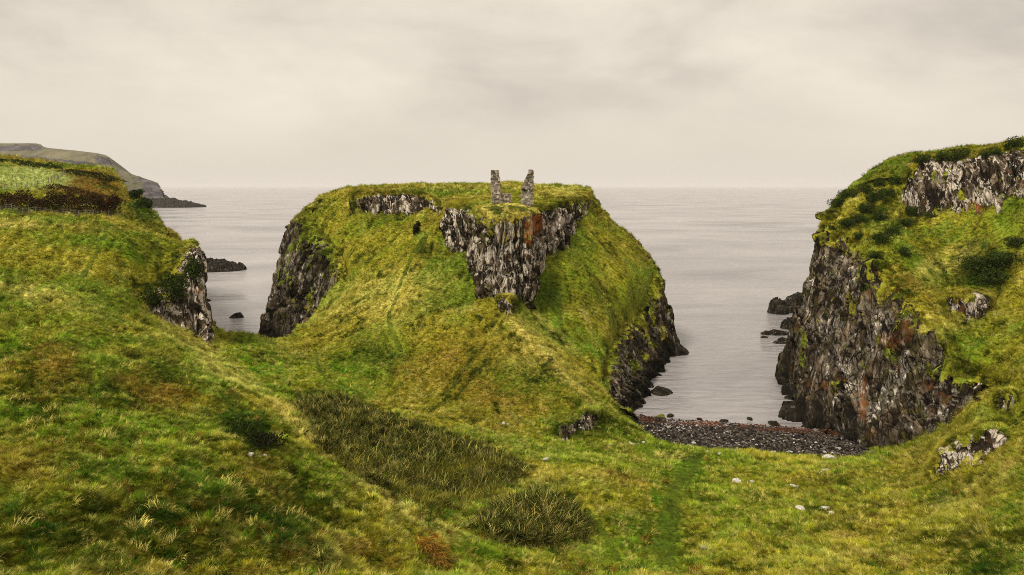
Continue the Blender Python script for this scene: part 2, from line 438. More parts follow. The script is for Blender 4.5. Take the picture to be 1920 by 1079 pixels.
# ---------------------------------------------------------------- ground control points (pixel, pixel, distance)
VAL = [  # valley floor, beach, right lower slopes
 (1150,1079,50),(1250,1079,49.6),(1400,1079,48),(1250,1000,58),(1150,960,60),(1100,900,65),(1300,920,68),(1250,862,79),(1380,855,80.5),(1500,870,79),
 (1100,838,76),(1200,830,84),(1200,805,92),(1240,775,107),(1172,792,96.5),(1192,788,100.5),(1216,764,108.5),(1380,797,100.5),(1480,803,99),(1560,840,90),(1600,862,83),(1700,845,80),(1780,815,76),
 (1450,930,68),(1550,960,63),(1500,1030,54),(1620,1079,47.5),(1700,900,70),(1650,960,62),(1800,950,60),(1760,1020,52),
 (1858,730,77.5),(1874,738,75),(1845,762,74.5),(1850,860,64),(1920,900,58),(1920,1000,49),(1920,1079,43.5),(2000,1079,41),
 (1000,1010,53),(1000,1079,47.5),(900,1079,46),(900,960,58),(1000,930,63),(800,870,68),(700,800,76),(620,770,80),(560,740,85),(900,850,72),(1000,870,70),(760,930,61),(650,850,69),
]
LEFT = [
 (840,1079,43.5),(835,1030,46.5),(780,985,46.3),(700,930,49.5),(640,880,52.5),(600,840,55.5),(560,795,59.5),(500,755,66),(420,705,80),
 (700,1079,40),(550,1079,36),(400,1079,33),(200,1079,30),(0,1079,27),(-200,1079,24),
 (600,980,44),(480,960,40.5),(300,950,38),(100,930,36),(-150,930,34),(500,870,48),(350,850,46),(200,820,46),(0,800,46),(-200,800,44),
 (420,790,58),(300,740,59),(150,700,59),(0,700,58),(-250,700,56),(350,680,76),(250,620,79),(100,600,77),(0,600,76),(-300,600,74),
 (210,560,90),(100,500,97),(0,500,96),(-300,500,92),(250,480,104),(200,420,122),(100,410,126),(0,405,128),(-300,400,124),
 (290,450,116),(330,460,114),(355,470,112),(300,575,103),(330,615,100),(400,662,97),(380,672,92),(262,585,94),
 (225,398,137),(110,392,139),(0,392,139),(-300,385,136),(0,366,152),(110,362,155),(220,365,158),(-300,360,150),
 (0,350,162),(110,340,172),(0,308,190),(110,316,190),(0,292,205),(60,303,200),(130,316,196),(190,322,190),(232,338,185),(268,385,178),(-300,285,200),
]
SADDLE = [(400,612,108),(440,624,110),(490,633,112),(520,634,116),(540,629,130),(430,650,103),(500,670,100),(600,680,100),(560,700,93),(480,700,90),(660,650,108),(700,720,94),(640,720,90)]
HEAD = [
 (600,600,124),(600,577,134),(640,532,137),(700,520,131),(740,590,115),(680,600,117),(720,640,108),(800,560,119),(770,490,132),(800,450,138),(835,415,143),(790,425,145),
 (700,450,146),(650,470,146),(620,440,153),(680,410,154),(750,412,152),(815,412,149),(600,420,157),(565,405,163),(590,378,171),(640,357,172),(680,362,168),(750,360,168),(830,370,162),
 (846,464,135.5),(880,520,121),(884,552,118),(950,566,113),(1008,556,115.5),(1015,500,122),(1040,484,126.5),(1074,456,137),(1108,404,153),
 (850,378,152),(900,377,148),(940,374,147),(1000,373,149),(1050,365,156),(1090,366,152),(1100,352,172),(1000,347,178),(900,348,180),(800,348,182),(700,353,178),(660,352,185),
 (960,362,160),(900,361,162),(850,364,163),(1040,358,166),
 (850,620,106),(900,700,94),(800,680,100),(900,620,105),(960,620,104),(1000,690,94),(1080,760,86),(1000,780,84),(900,770,85),(800,760,88),(1060,805,81),(1140,820,82),
 (960,600,105.8),(1000,640,100.2),(1050,690,95),(1100,745,89.8),(1138,788,86.6),(1010,598,113.5),(1040,580,118),(1090,625,114.5),(1125,665,108),(1060,655,109),(1105,705,103.8),(1142,752,97),(1100,520,123),(1150,500,133),(1120,450,143),(1180,520,134),(1200,560,132),(1146,578,127),(1200,592,134.5),(1186,614,128.5),(1165,640,119),(1142,696,105.5),(1148,768,95),
 (1165,432,157),(1205,472,152),(1232,520,147),(1214,575,138),
]
wpts = [(0,0,28.2),(-12,0,28.0),(12,0,28.0),(0,4,26.2),(0,12,21.5),(-12,12,21.0),(12,12,20.5),(0,22,16),(14,25,13.8),(24,28,12.5),(-20,8,25),(-45,20,21),(-70,40,22),(35,25,15),(50,30,17),
        (0,120,15.5),(18,118,-3),(24,112,-4),(28,105,-3.5),(30,120,-5),(35,140,-8),(-120,230,34),(-140,150,30),(-150,80,24),(0,215,29),(-30,215,28),
        (38,112,-2.5),(45,90,1),(50,80,8),(60,90,4),(70,110,2),(55,65,11.5),(45,55,11),(70,60,14)]
MAIN = TPS([P(*q) for q in VAL + LEFT + SADDLE + HEAD] + wpts, 0.02)

RH_T = [  # right hill above its sea cliff
 (1545,428,116),(1575,442,112),(1620,472,105),(1680,532,97),(1745,612,88),(1800,692,82),(1855,722,79),
 (1572,382,121),(1600,365,124),(1650,350,124),(1700,345,122),(1690,408,113),(1760,428,109),(1850,428,104),(1920,388,102),(1640,420,113),(1700,470,104),(1780,520,102),(1850,560,95),(1920,560,92),(1760,560,97.5),
 (1820,640,87.5),(1920,660,80),(1880,715,77),(1920,760,68),(1850,790,72),(1900,850,61),(1850,860,64),(1920,900,58),(1800,950,60),(1920,1000,49),(1920,1079,43.5),(2000,1079,41),(2000,900,56),(2000,700,68),(2050,550,80),(2050,400,96),
 (1700,900,70),(1650,960,62),(1620,1079,47.5),(1780,815,76),
]
RHW = [(62,135,31),(75,135,34),(90,110,36),(90,80,30),(70,60,14),(55,65,11.5),(95,60,22),(50,30,17),(56,130,29),(24,28,12.5),(35,25,15),(0,12,21.5),(0,0,28.2)]
RHILL = TPS([P(*q) for q in RH_T] + RHW, 0.02)

def pl(*q): 
    a = P(*q); return (a[0], a[1])
LAND = [(-300,-40),(-300,260),(-120,240),(-104,212),(-92,190),(-82.5,178),(-72.5,161),(-57,136),(-48.6,119),(-44.4,110.5),(-41,108.8),(-38.2,111),(-35.3,113.2),(-33.4,118),(-35.5,131),(-32.8,136),
        (-29.0,140),(-31.9,146),(-36.7,153),(-42.4,162),(-43,172),(-39,190),(-30,222),(10,222),(16.5,190),pl(1098,350,175),pl(1114,382,164),pl(1167,432,158),pl(1207,472,152.5),pl(1236,525,147),
        pl(1210,578,138),pl(1160,640,121),pl(1142,700,107),(12.6,100.5),(17.5,104),(25,118),(40,135),(120,135),(200,80),(200,-40)]
RPOLY = [(64,150),(56,138),(51.5,126)] + [pl(*q) for q in RH_T[:7]] + [(45,76.5),(41.5,72.5),(34,64),(18,45),(8,25),(6,-20),(200,-20),(200,150)]

def ground_z(x, y):
    z1 = MAIN(x, y); s1 = poly_sd(x, y, LAND) - 1.2
    z1 = np.where(s1 < 0, np.maximum(z1 + 6 * s1, -4), z1)
    z2 = RHILL(x, y); s2 = poly_sd(x, y, RPOLY) - 1.5
    z2 = np.where(s2 < 0, z2 + 5 * s2, z2)
    return np.maximum(z1, z2), s1

# ---------------------------------------------------------------- colours of the turf
OLIVE = np.array((0.285, 0.262, 0.019)); STRAW = np.array((0.58, 0.49, 0.12)); GREEN = np.array((0.100, 0.200, 0.009))
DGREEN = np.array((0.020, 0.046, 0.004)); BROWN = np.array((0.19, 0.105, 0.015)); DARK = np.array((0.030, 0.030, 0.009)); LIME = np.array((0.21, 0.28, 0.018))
FIELD = np.array((0.40, 0.46, 0.14)); RUST = np.array((0.30, 0.10, 0.018)); SHING = np.array((0.035, 0.031, 0.028))
# soft patches: (centre px, py, radius x, y, tilt degrees, colour key, strength)
PATCH = [
 (480,690,130,50,10,'g',1.0),(660,710,90,38,15,'g',0.9),(600,640,120,30,5,'o',.4),(150,650,200,60,20,'g',0.35),(300,740,110,60,25,'b',0.55),(100,670,80,40,0,'b',0.6),(230,800,60,60,0,'g',.5),
 (60,870,120,60,0,'b',0.6),(330,820,90,60,0,'g',0.7),(180,900,120,30,15,'g',0.7),(260,960,150,40,0,'d',0.6),(550,930,120,50,20,'d',0.55),(500,900,60,70,20,'b',.45),(420,960,60,90,0,'b',.4),(90,990,120,60,0,'d',.55),(330,1000,120,60,0,'d',.45),
 (480,820,60,60,30,'d',0.9),(430,770,50,40,30,'d',.6),(640,860,200,16,38,'s',0.8),(760,960,130,20,36,'s',0.7),(430,700,90,16,25,'s',.7),(360,640,110,18,32,'s',.6),(560,790,110,14,38,'s',.6),  # the leading dark greens paint the shade of the bank into the turf
 (100,480,160,50,5,'o',.5),(60,420,120,12,3,'s',.8),(250,470,60,20,10,'g',.5),(300,490,60,30,0,'g',.3),(120,560,120,30,10,'s',.4),(30,760,60,50,0,'g',.6),
 (130,345,120,30,8,'b',0.9),(190,350,70,30,15,'b',.7),(270,400,50,30,40,'d',.8),(50,334,100,24,4,'f',1.15),(100,330,22,10,0,'s',.8),
 (760,620,90,50,0,'o',.5),(900,640,120,60,0,'o',.6),(880,680,90,50,0,'b',.35),(1000,660,90,60,20,'s',.35),(1040,620,100,12,42,'s',.6),(1060,720,60,60,0,'o',.5),
 (1090,580,60,26,35,'d',.4),(1100,640,110,30,38,'g',.7),(1200,560,50,70,20,'g',.5),(1060,540,90,20,35,'d',.35),(1090,520,120,50,30,'o',.4),(1130,470,60,60,0,'o',.3),
 (640,440,80,60,-30,'o',.4),(590,470,40,60,-20,'g',.8),(600,400,60,20,-20,'g',.5),(700,490,120,40,-30,'o',.5),(680,560,120,50,-20,'s',.35),
 (1250,950,30,130,-10,'g',1.0),(1290,880,30,60,-8,'g',1.0),(1130,870,90,30,0,'l',.6),(1140,920,90,25,10,'l',.6),(1190,900,120,40,0,'b',.25),(1000,900,60,30,10,'s',.4),(960,880,70,30,0,'o',.5),
 (1180,990,60,50,20,'g',.6),(860,1040,120,40,0,'g',.9),(960,960,200,20,5,'g',.7),(820,990,60,20,30,'s',.6),(900,980,70,30,0,'g',.8),(1260,850,40,10,0,'s',1.0),(1300,1050,300,30,0,'l',.4),
 (1450,900,150,30,5,'o',.4),(1480,960,120,40,-10,'l',.4),(1600,930,130,30,-20,'g',.5),(1700,870,120,40,-30,'b',.3),(1750,1000,120,30,-25,'g',.4),(1850,1060,90,60,-10,'d',.8),(1900,980,50,50,0,'g',.8),(1830,920,120,30,-30,'s',.35),
 (1850,640,90,50,-20,'g',.4),(1780,600,90,30,-20,'s',.5),(1850,500,70,60,0,'d',1.0),(1700,420,60,20,-30,'d',.6),(1650,400,70,22,-25,'d',.8),(1650,480,50,40,-30,'g',.5),(1900,440,60,40,0,'l',.5),(1760,500,90,30,-30,'s',.5),(1720,540,60,30,20,'b',.4),
 (1880,780,90,40,-30,'g',.5),(1800,780,60,50,-40,'b',.35),(1800,730,50,30,-30,'l',.4),
 (60,1010,220,90,5,'d',.75),(300,1000,160,70,10,'d',.6),(520,985,120,50,25,'d',.65),(60,930,120,40,10,'g',.6),(400,900,90,50,20,'g',.75),(220,740,80,26,20,'d',.7),(330,700,70,26,25,'d',.6),(130,740,60,24,10,'d',.6),
 (60,600,110,30,8,'g',.6),(180,560,90,24,15,'g',.55),(300,560,60,18,20,'s',.5),(40,540,80,16,6,'s',.5),(120,450,110,24,6,'g',.6),(20,640,60,24,0,'g',.7),(470,800,50,40,35,'d',.9),(350,900,40,60,20,'d',.5),
 (560,1040,140,40,15,'d',.5),(700,1040,90,30,20,'b',.45),(430,1050,160,30,5,'o',.3),(240,880,80,22,18,'d',.6),(560,900,60,30,35,'g',.5),(660,960,70,22,30,'d',.45),
 (1030,550,40,30,30,'d',.7),(1130,560,70,26,35,'d',.45),(880,565,60,10,-25,'d',.25),(1010,650,16,110,-45,'s',.8),(1080,720,14,70,-45,'s',.6),(720,660,70,26,15,'d',.5),(560,670,90,22,5,'d',.45),(960,700,120,40,25,'g',.35),(860,760,90,20,15,'g',.4),(1090,800,80,26,-10,'d',.7),(1180,800,40,30,0,'g',.5),
 (1340,930,80,30,5,'l',.6),(1230,1000,60,70,5,'d',.4),(1560,900,90,18,-15,'d',.5),(1640,960,90,16,-20,'d',.5),(1520,990,110,20,-5,'d',.35),(1760,940,70,18,-30,'d',.6),(1820,1010,80,30,-20,'d',.6),(1690,1040,90,24,-15,'d',.4),
 (1840,600,60,16,-25,'d',.4),(1760,460,60,16,-25,'d',.5),(1900,700,50,26,-30,'d',.4),(1820,440,70,18,-20,'g',.5),
 (250,850,260,110,10,'g',.4),(430,960,170,80,20,'d',.5),(560,1000,120,50,30,'d',.5),(900,700,200,100,0,'b',.3),(760,560,120,60,-25,'s',.35),(945,400,75,17,0,'s',.9),(950,440,45,26,0,'b',.7),(1040,385,70,14,5,'o',.6),(940,350,300,5,0,'s',.7),(1060,365,70,14,0,'s',.7),(880,375,60,6,0,'s',.6),(980,378,60,8,0,'o',.4),(870,362,60,5,0,'g',.6),
]
CK = {'g': GREEN, 'o': OLIVE, 'b': BROWN, 's': STRAW, 'd': DGREEN, 'l': LIME, 'f': FIELD}

def turf_color(V, lic=None, mnd=None):
    p2 = V
    a = fbm(p2, 0.11, 4, 11); b = fbm(p2, 0.45, 4, 21)
    if lic is not None: b = 0.55 * b + 0.13 * lic[1] + 0.10 * np.clip(lic[0], -2, 2) + 0.16 * (mnd - 0.45)  # mound term paints tops lighter and gaps darker, as if lit and shaded
    b = b + 0; c = fbm(p2, 0.07, 3, 31); d_ = fbm(p2, 1.3, 3, 41)
    t = (0.5 + 1.15 * b + 0.55 * d_)[..., None]
    col = OLIVE * np.ones(V.shape)
    mixin = lambda col, k, w: col * (1 - w) + k * w
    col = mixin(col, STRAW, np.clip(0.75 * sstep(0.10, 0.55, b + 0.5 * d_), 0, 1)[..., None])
    col = mixin(col, GREEN, sstep(-0.10, 0.22, -a * 0.8 + 0.5 * b)[..., None] * 0.72)
    col = mixin(col, BROWN, sstep(0.18, 0.45, c + 0.35 * d_)[..., None] * 0.35)
    px, py = proj(V)
    jx = px + 22 * b + 14 * d_; jy = py + 12 * a + 9 * d_
    for (cx, cy, rx, ry, tl, k, st) in PATCH:
        ct, sn = math.cos(R(tl)), math.sin(R(tl))
        u = ((jx - cx) * ct + (jy - cy) * sn) / rx; v = (-(jx - cx) * sn + (jy - cy) * ct) / ry
        r = np.hypot(u, v)
        wgt = st * (1 - sstep(0.40, 1.20, r + 0.25 * b)) * np.clip(0.72 + 0.8 * b + 0.9 * d_, 0.1, 1.1)
        kk = CK[k]
        vv = kk * (1 + 0.45 * b + 0.5 * d_)[..., None]
        col = mixin(col, vv, np.clip(wgt * (1.15 if k in 'db' else 0.9), 0, 1)[..., None])
    col = mixin(col, DGREEN * 0.9, sstep(0.10, 0.36, -b - 0.35 * d_)[..., None] * 0.8)  # dark green patches; in the tussock gaps they stand for shade
    u = (px - 40) / 105; v = (py - (333 + 0.04 * (px - 40))) / 21
    fw = (1 - sstep(0.75, 1.05, np.hypot(u, v) + 0.12 * b)) * (V[..., 1] > 120)
    col = mixin(col, FIELD * (1 + 0.18 * d_ + 0.12 * b)[..., None], fw[..., None] * 0.92)
    return np.clip(col, 0.004, 1)

def bvh_of(objs):
    vs, fs, off = [], [], 0
    for o in objs:
        m = o.data; n = len(m.vertices); a = np.empty(n * 3, np.float32); m.vertices.foreach_get('co', a)
        f = np.empty(len(m.loops), np.int32); m.loops.foreach_get('vertex_index', f)
        vs.append(a.reshape(-1, 3)); fs.append(f.reshape(-1, 4) + off); off += n
    return BVHTree.FromPolygons(np.concatenate(vs).tolist(), np.concatenate(fs).tolist())

# ---------------------------------------------------------------- the ground sheet (polar grid about the viewpoint)
NA, NR = 1000, 760
az = np.linspace(R(-47), R(47), NA)
rr = np.concatenate([np.geomspace(1.5, 20, 30)[:-1], np.geomspace(20, 240, NR - 29)])
GA, GR = np.meshgrid(az, rr)
X, Y = GR * np.sin(GA), GR * np.cos(GA)
Z, SD = ground_z(X, Y)
V0 = np.stack([X, Y, Z], -1)
Q = V0 * np.array((1, 1, 0))
und = 0.55 * fbm(Q, 0.14, 3, 3) + 0.30 * fbm(Q, 0.5, 3, 5)
tus = fbm(Q, 1.3, 3, 8)
slope = sstep(3, 12, Z) * 0.6 + 0.4
terr = fbm(np.stack([X * 0.16, Y * 0.16, Z * 0.75], -1), 1.0, 4, 9)
hum = fbm(Q, 0.42, 3, 15)
# the lie of the grass: noise drawn out along the fall of the slope
sn = grid_normals(V0); sn = np.where(sn[..., 2:3] < 0, -sn, sn)
dx, dy = sn[..., 0] + 0.05, sn[..., 1] - 0.06; dl = np.hypot(dx, dy) + 1e-6; dx /= dl; dy /= dl
def comb(field, nstep, ds0, ds1):
    acc = field.copy(); wsum = 1.0
    for sg in (1, -1):
        cx, cy = X.copy(), Y.copy(); ii, jj = np.indices(X.shape)
        for k in range(nstep):
            hstep = (ds0 + ds1 * GR) * sg
            cx = cx + dx[ii, jj] * hstep; cy = cy + dy[ii, jj] * hstep
            jj = np.clip(np.rint((np.arctan2(cx, cy) - az[0]) / (az[1] - az[0])), 0, NA - 1).astype(int)
            ii = np.clip(np.rint(np.interp(np.hypot(cx, cy).ravel(), rr, np.arange(len(rr)))).reshape(X.shape), 0, len(rr) - 1).astype(int)
            acc += field[ii, jj]; wsum += 1.0
    acc /= wsum; return acc / (acc.std() + 1e-9)
wn = rng.normal(0, 1, X.shape); wn = (wn + np.roll(wn, 1, 1) + np.roll(wn, -1, 1)) / 3
LIC = comb(wn, 9, 0.05, 0.0022)
LIC2 = comb(fbm(Q, 1.0, 2, 66), 8, 0.15, 0.003)
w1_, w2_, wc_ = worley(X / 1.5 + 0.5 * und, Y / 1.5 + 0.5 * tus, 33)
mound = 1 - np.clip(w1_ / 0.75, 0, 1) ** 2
lf = sstep(8, -6, X) * sstep(95, 70, Y)
und = und + (0.42 + 0.45 * lf) * terr * sstep(6, 10, Z) * np.where((Y > 88) & (X > -30), 0.35, 1.0) - 0.5 * lf * np.abs(fbm(np.stack([X * .6 + Y * .5, Y * .6 - X * .5, Z * 0], -1), 0.22, 3, 19)) + 0.30 * (0.35 - np.abs(hum)) * 1.2 + 0.34 * (mound - 0.5) * (0.6 + 0.8 * wc_) + 0.10 * LIC2 + 0.05 * np.clip(LIC, -2, 2)
Z = Z + (und * slope + 0.22 * np.abs(tus) * sstep(14, 30, GR)) * np.clip(GR / 25, 0.1, 1) * np.where(Z < 2.5, 0.25, 1)
V0[..., 2] = Z
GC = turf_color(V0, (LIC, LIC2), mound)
PX, PY = proj(V0)
ROCK = np.zeros(Z.shape)
# shingle on the beach
bsd = poly_sd(PX + 10 * tus, PY + 3 * tus, [(1178,772),(1240,782),(1330,785),(1480,795),(1560,800),(1640,850),(1600,858),(1540,858),(1420,848),(1330,842),(1250,832),(1205,812)])
shin = sstep(-1, 2, bsd) * (Z < 6)
GC = GC * (1 - shin[..., None]) + SHING * shin[..., None]
# dark earth under the reeds
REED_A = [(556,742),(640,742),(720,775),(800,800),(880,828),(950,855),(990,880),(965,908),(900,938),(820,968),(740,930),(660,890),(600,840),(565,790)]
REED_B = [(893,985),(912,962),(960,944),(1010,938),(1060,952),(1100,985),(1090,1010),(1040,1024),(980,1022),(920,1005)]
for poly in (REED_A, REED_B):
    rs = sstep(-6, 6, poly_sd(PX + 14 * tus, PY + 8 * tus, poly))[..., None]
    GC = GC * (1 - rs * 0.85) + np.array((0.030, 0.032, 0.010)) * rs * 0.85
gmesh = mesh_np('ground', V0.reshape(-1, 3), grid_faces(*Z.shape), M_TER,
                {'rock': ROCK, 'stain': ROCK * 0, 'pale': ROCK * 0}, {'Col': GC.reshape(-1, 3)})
tag(gmesh, 'green and straw coloured grassy valley, hillside and headland slopes', 'grassland', kind='structure')

TUFT_SRC = []      # (positions, colours, downhill xy) from every grassy surface
gn = grid_normals(V0); gn = np.where(gn[..., 2:3] < 0, -gn, gn)
fp = np.clip(-(V0 * gn).sum(-1) + CAMZ * gn[..., 2], 0, None)   # how much the surface faces the viewpoint
vis = (np.abs(PX - 960) < 1040) & (PY < 1120) & (Z > 1.2) & (SD > -3.5) & (GR > 18) & (shin < 0.3)
for poly in (REED_A, REED_B): vis &= poly_sd(PX, PY, poly) < 9 * (1 + 2 * tus)
TUFT_SRC.append((V0[vis], GC[vis], gn[vis]))

# ---------------------------------------------------------------- lofted cliffs and crags
def loft(name, rows, res, seed, amp=1.0, colw=1.1, label=None, cat='cliff', stain=None, tuft=True, tint=None, broken=0.6, pscale=1.0, groove=1.0):
    """rows of control points (px, py, distance, rock, pale); a tuple starting with 'w' gives world x, y, z"""
    A = []
    for r in rows:
        a = []
        for q in r:
            if q[0] == 'w': a.append((*q[1:4], q[4], q[5] if len(q) > 5 else 0))
            else: a.append((*P(*q[:3]), q[3], q[4] if len(q) > 4 else 0))
        A.append(a)
    A = np.array(A, float)
    def tt(A, axis):
        dl = np.linalg.norm(np.diff(A[..., :3], axis=axis), axis=-1).mean(1 - axis)
        k = np.maximum(3, np.ceil(dl / res)).astype(int)
        return np.concatenate([i + np.arange(n) / n for i, n in enumerate(k)] + [[len(k)]])
    tr, tcn = tt(A, 0), tt(A, 1)
    B = pchip(A, tr); B = np.swapaxes(pchip(np.swapaxes(B, 0, 1), tcn), 0, 1)
    V = B[..., :3].copy(); rock = np.clip(B[..., 3], 0, 1); pale = np.clip(B[..., 4], 0, 1) * pscale
    n = grid_normals(V)
    if np.mean((V - np.array((0, 0, CAMZ))) * n) > 0: pass
    tocam = np.array((0, 0, CAMZ)) - V
    if np.mean(np.sum(n * tocam, -1)) < 0: n = -n
    s = np.concatenate([[0], np.cumsum(np.linalg.norm(np.diff(V[:, :, :2].mean(0), axis=0), axis=-1))])
    S = np.broadcast_to(s, V.shape[:2]); H = V[..., 2]
    wob = fbm(V, 0.25, 3, seed + 2)
    Sw = S + 0.9 * wob
    f1, f2, cid = worley(Sw / colw, H / (colw * 5) + 0.3 * wob, seed)
    g1, g2, cid2 = worley(Sw / (colw * 0.42) + 7, H / (colw * 2.8), seed + 5)
    h1, h2, cid3 = worley(Sw / (colw * 3.3) + 3, H / (colw * 9) + 0.2 * wob, seed + 9)
    edge = sstep(0, 0.22, f2 - f1)
    k1, k2, cid4 = worley(Sw / (colw * 2.1) + 11, H / (colw * 26) + 0.15 * wob, seed + 21)
    dr = 0.35 + 1.4 * (cid4 - 0.5) - 1.8 * groove * (1 - sstep(0, 0.14 + 0.10 * (groove > 1), k2 - k1)) + 1.5 * (cid3 - 0.5) + 0.85 * (cid - 0.5) * edge - 0.75 * (1 - edge) + 0.32 * (cid2 - 0.5) - 0.3 * (1 - sstep(0, 0.18, h2 - h1)) + 0.6 * fbm(V, 0.3, 4, seed + 3)
    dg = 0.5 * fbm(V, 0.35, 3, seed + 4) + 0.25 * np.abs(fbm(V, 1.3, 3, seed + 6))
    rock = np.clip(rock - 0.75 * sstep(0.12, 0.45, fbm(V * np.array((1, 1, .35)), 0.33, 3, seed + 17)) * (rock < 0.98) * broken, 0, 1)
    rk = sstep(0.30, 0.70, rock + 0.55 * fbm(V, 0.5, 4, seed + 7))
    hn = n.copy(); hn[..., 2] *= 0.35
    # keep the buried border rows still
    fade = np.ones(V.shape[:2])
    V = V + hn * (rk * dr * amp)[..., None] + n * ((1 - rk) * dg)[..., None]
    V[..., :3] += (0.10 * amp * np.stack([fbm(V, 1.7, 3, seed + k) for k in (13, 14, 15)], -1)) * rk[..., None]
    col = turf_color(V)
    if tint is not None: col = col * 0.5 + tint * 0.5 * (1 + 0.5 * fbm(V, 0.8, 3, seed + 20))[..., None]
    px, py = proj(V)
    st = np.zeros(rock.shape)
    for (cx, cy, rx, ry, *sv) in (stain or []):
        st = np.maximum(st, (sv[0] if sv else 1) * (1 - sstep(0.3, 1.2, np.hypot((px - cx) / rx, (py - cy) / ry) + 0.4 * fbm(V, 0.8, 3, 3))))
    o = mesh_np(name, V.reshape(-1, 3), grid_faces(*V.shape[:2]), M_TER, {'rock': rock * 1.0, 'stain': st, 'pale': pale}, {'Col': col.reshape(-1, 3)})
    if label: tag(o, label, cat, kind='structure')
    if tuft:
        nn = grid_normals(V); nn = np.where(nn[..., 2:3] < 0, -nn, nn)
        ok = (rock + 0.6 * fbm(V, 0.6, 3, seed + 30) < 0.45) & (np.abs(px - 960) < 1040) & (V[..., 2] > 2)
        TUFT_SRC.append((V[ok], col[ok], nn[ok]))
    return o

# castle rock: grassy cap, then the sheer face, then the buried foot
loft('castle_crag', [
 [(838,374,156,0),(856,374,152,0),(890,374,149,0),(908,374,148,0),(938,372,148,0),(968,371,149,0),(990,371,150,0),(1015,369,152,0),(1060,364,159,0),(1104,358,166,0)],
 [(840,388,141,0),(848,385,136,.1),(884,389,130,0),(895,392,119.5,0),(940,389,118,0),(975,390,119,0),(1000,394,121.5,0),(1020,390,129,0),(1062,378,141,0),(1106,370,155,0)],
 [(842,396,138.5,.6,.9),(846,396,133,.8,1),(885,399,129,.85,.9),(894,412,117.3,.65,.6),(940,424,114,.55,.5),(978,414,115,.7,.6),(1000,408,119,.8,.8),(1020,402,127,.9,.9),(1064,390,139.5,.7,.9),(1110,376,154,.5,.5)],
 [(841,430,138,1,1),(850,436,131.5,1,1),(887,442,128.5,1,.9),(890,480,116.8,1,.8),(940,490,113.4,1,.7),(980,485,114,1,.7),(1003,470,118.2,1,.7),(1022,436,125.5,1,.9),(1068,415,139,.9,.9),(1112,386,153.5,.5,.5)],
 [(841,458,138,1,1),(852,460,131.5,1,1),(888,500,128,1,.9),(889,546,116.5,1,.8),(940,556,112.7,1,.8),(984,556,113,1,.8),(1008,550,116.3,1,.7),(1018,488,123.5,1,.9),(1072,448,138.5,.9,.8),(1112,402,153.5,.4,.4)],
 [(841,475,140,.6),(852,490,133,.6),(888,532,129.5,.6),(890,580,117.5,.6),(940,590,114,.6),(984,590,114.5,.6),(1008,580,118,.6),(1020,520,126,.6),(1074,470,140,.5),(1112,420,155,.2)],
], 0.19, 40, 0.85, 0.9, 'lichen pale basalt crag with sheer front face under the castle ruin', 'crag', stain=[(1005,415,11,32),(992,438,8,30),(880,560,0.1,0.1)], broken=.25)

# low crag band on the back of the headland, left of the notch
loft('low_crag', [
 [(655,360,168,0),(690,357,166,0),(750,356,166,0),(800,362,163,0),(838,384,158,0)],
 [(655,372,160,0),(690,364,158,0),(750,360,157.5,0),(800,369,155,0),(836,394,151,0)],
 [(656,384,158,.2,.3),(690,374,156.5,.9,.9),(748,368,156,1,1),(798,374,153,1,1),(834,398,149.5,.8,.8)],
 [(658,404,157.5,.2,.3),(690,402,155.5,.8,.9),(750,411,154,1,1),(800,414,151,1,1),(834,412,148.5,.6,.8)],
 [(660,420,159,0),(690,420,157,.4),(750,430,156,.4),(800,432,153,.4),(834,425,150,.4)],
], 0.2, 60, 0.75, 0.9, 'low pale crag band under the turf left of the castle crag', 'crag', broken=.2)

# sea cliff on the left side of the headland
loft('west_cliff', [
 [('w',-28,141,14,0),('w',-30.4,147.5,18,0),('w',-35,155,21.5,0),('w',-40.5,163,25.2,0),('w',-40,173,27.8,0),('w',-36,190,29.5,0)],
 [('w',-29.9,139.6,13.6,.5),('w',-33.0,146,17,.65),('w',-38.0,153,20.2,.55),('w',-43.6,162,23.6,.7),('w',-43.6,172,25.5,.6),('w',-40,190,26,.8)],
 [('w',-31.6,139,9.5,.95,.2),('w',-36,146,11.5,.9,.4),('w',-42.3,153.5,13,.9,.4),('w',-47,162,14,1,.5),('w',-48.2,172,14,1),('w',-45,190,14,1)],
 [('w',-34,138.4,4,1,.1),('w',-38.8,146.4,5,1,.2),('w',-45,155,5,1,.2),('w',-49.2,162,5,1,.3),('w',-50.2,172,5,1),('w',-47,190,5,1)],
 [('w',-36,138,-2,1),('w',-41,146.5,-2,1),('w',-47.5,156,-2,1),('w',-50.6,162,-2,1),('w',-52,172,-2,1),('w',-49,190,-2,1)],
], 0.22, 80, 0.95, 1.25, 'dark columned sea cliff on the left side of the headland', 'cliff', pscale=.6, groove=1.3)

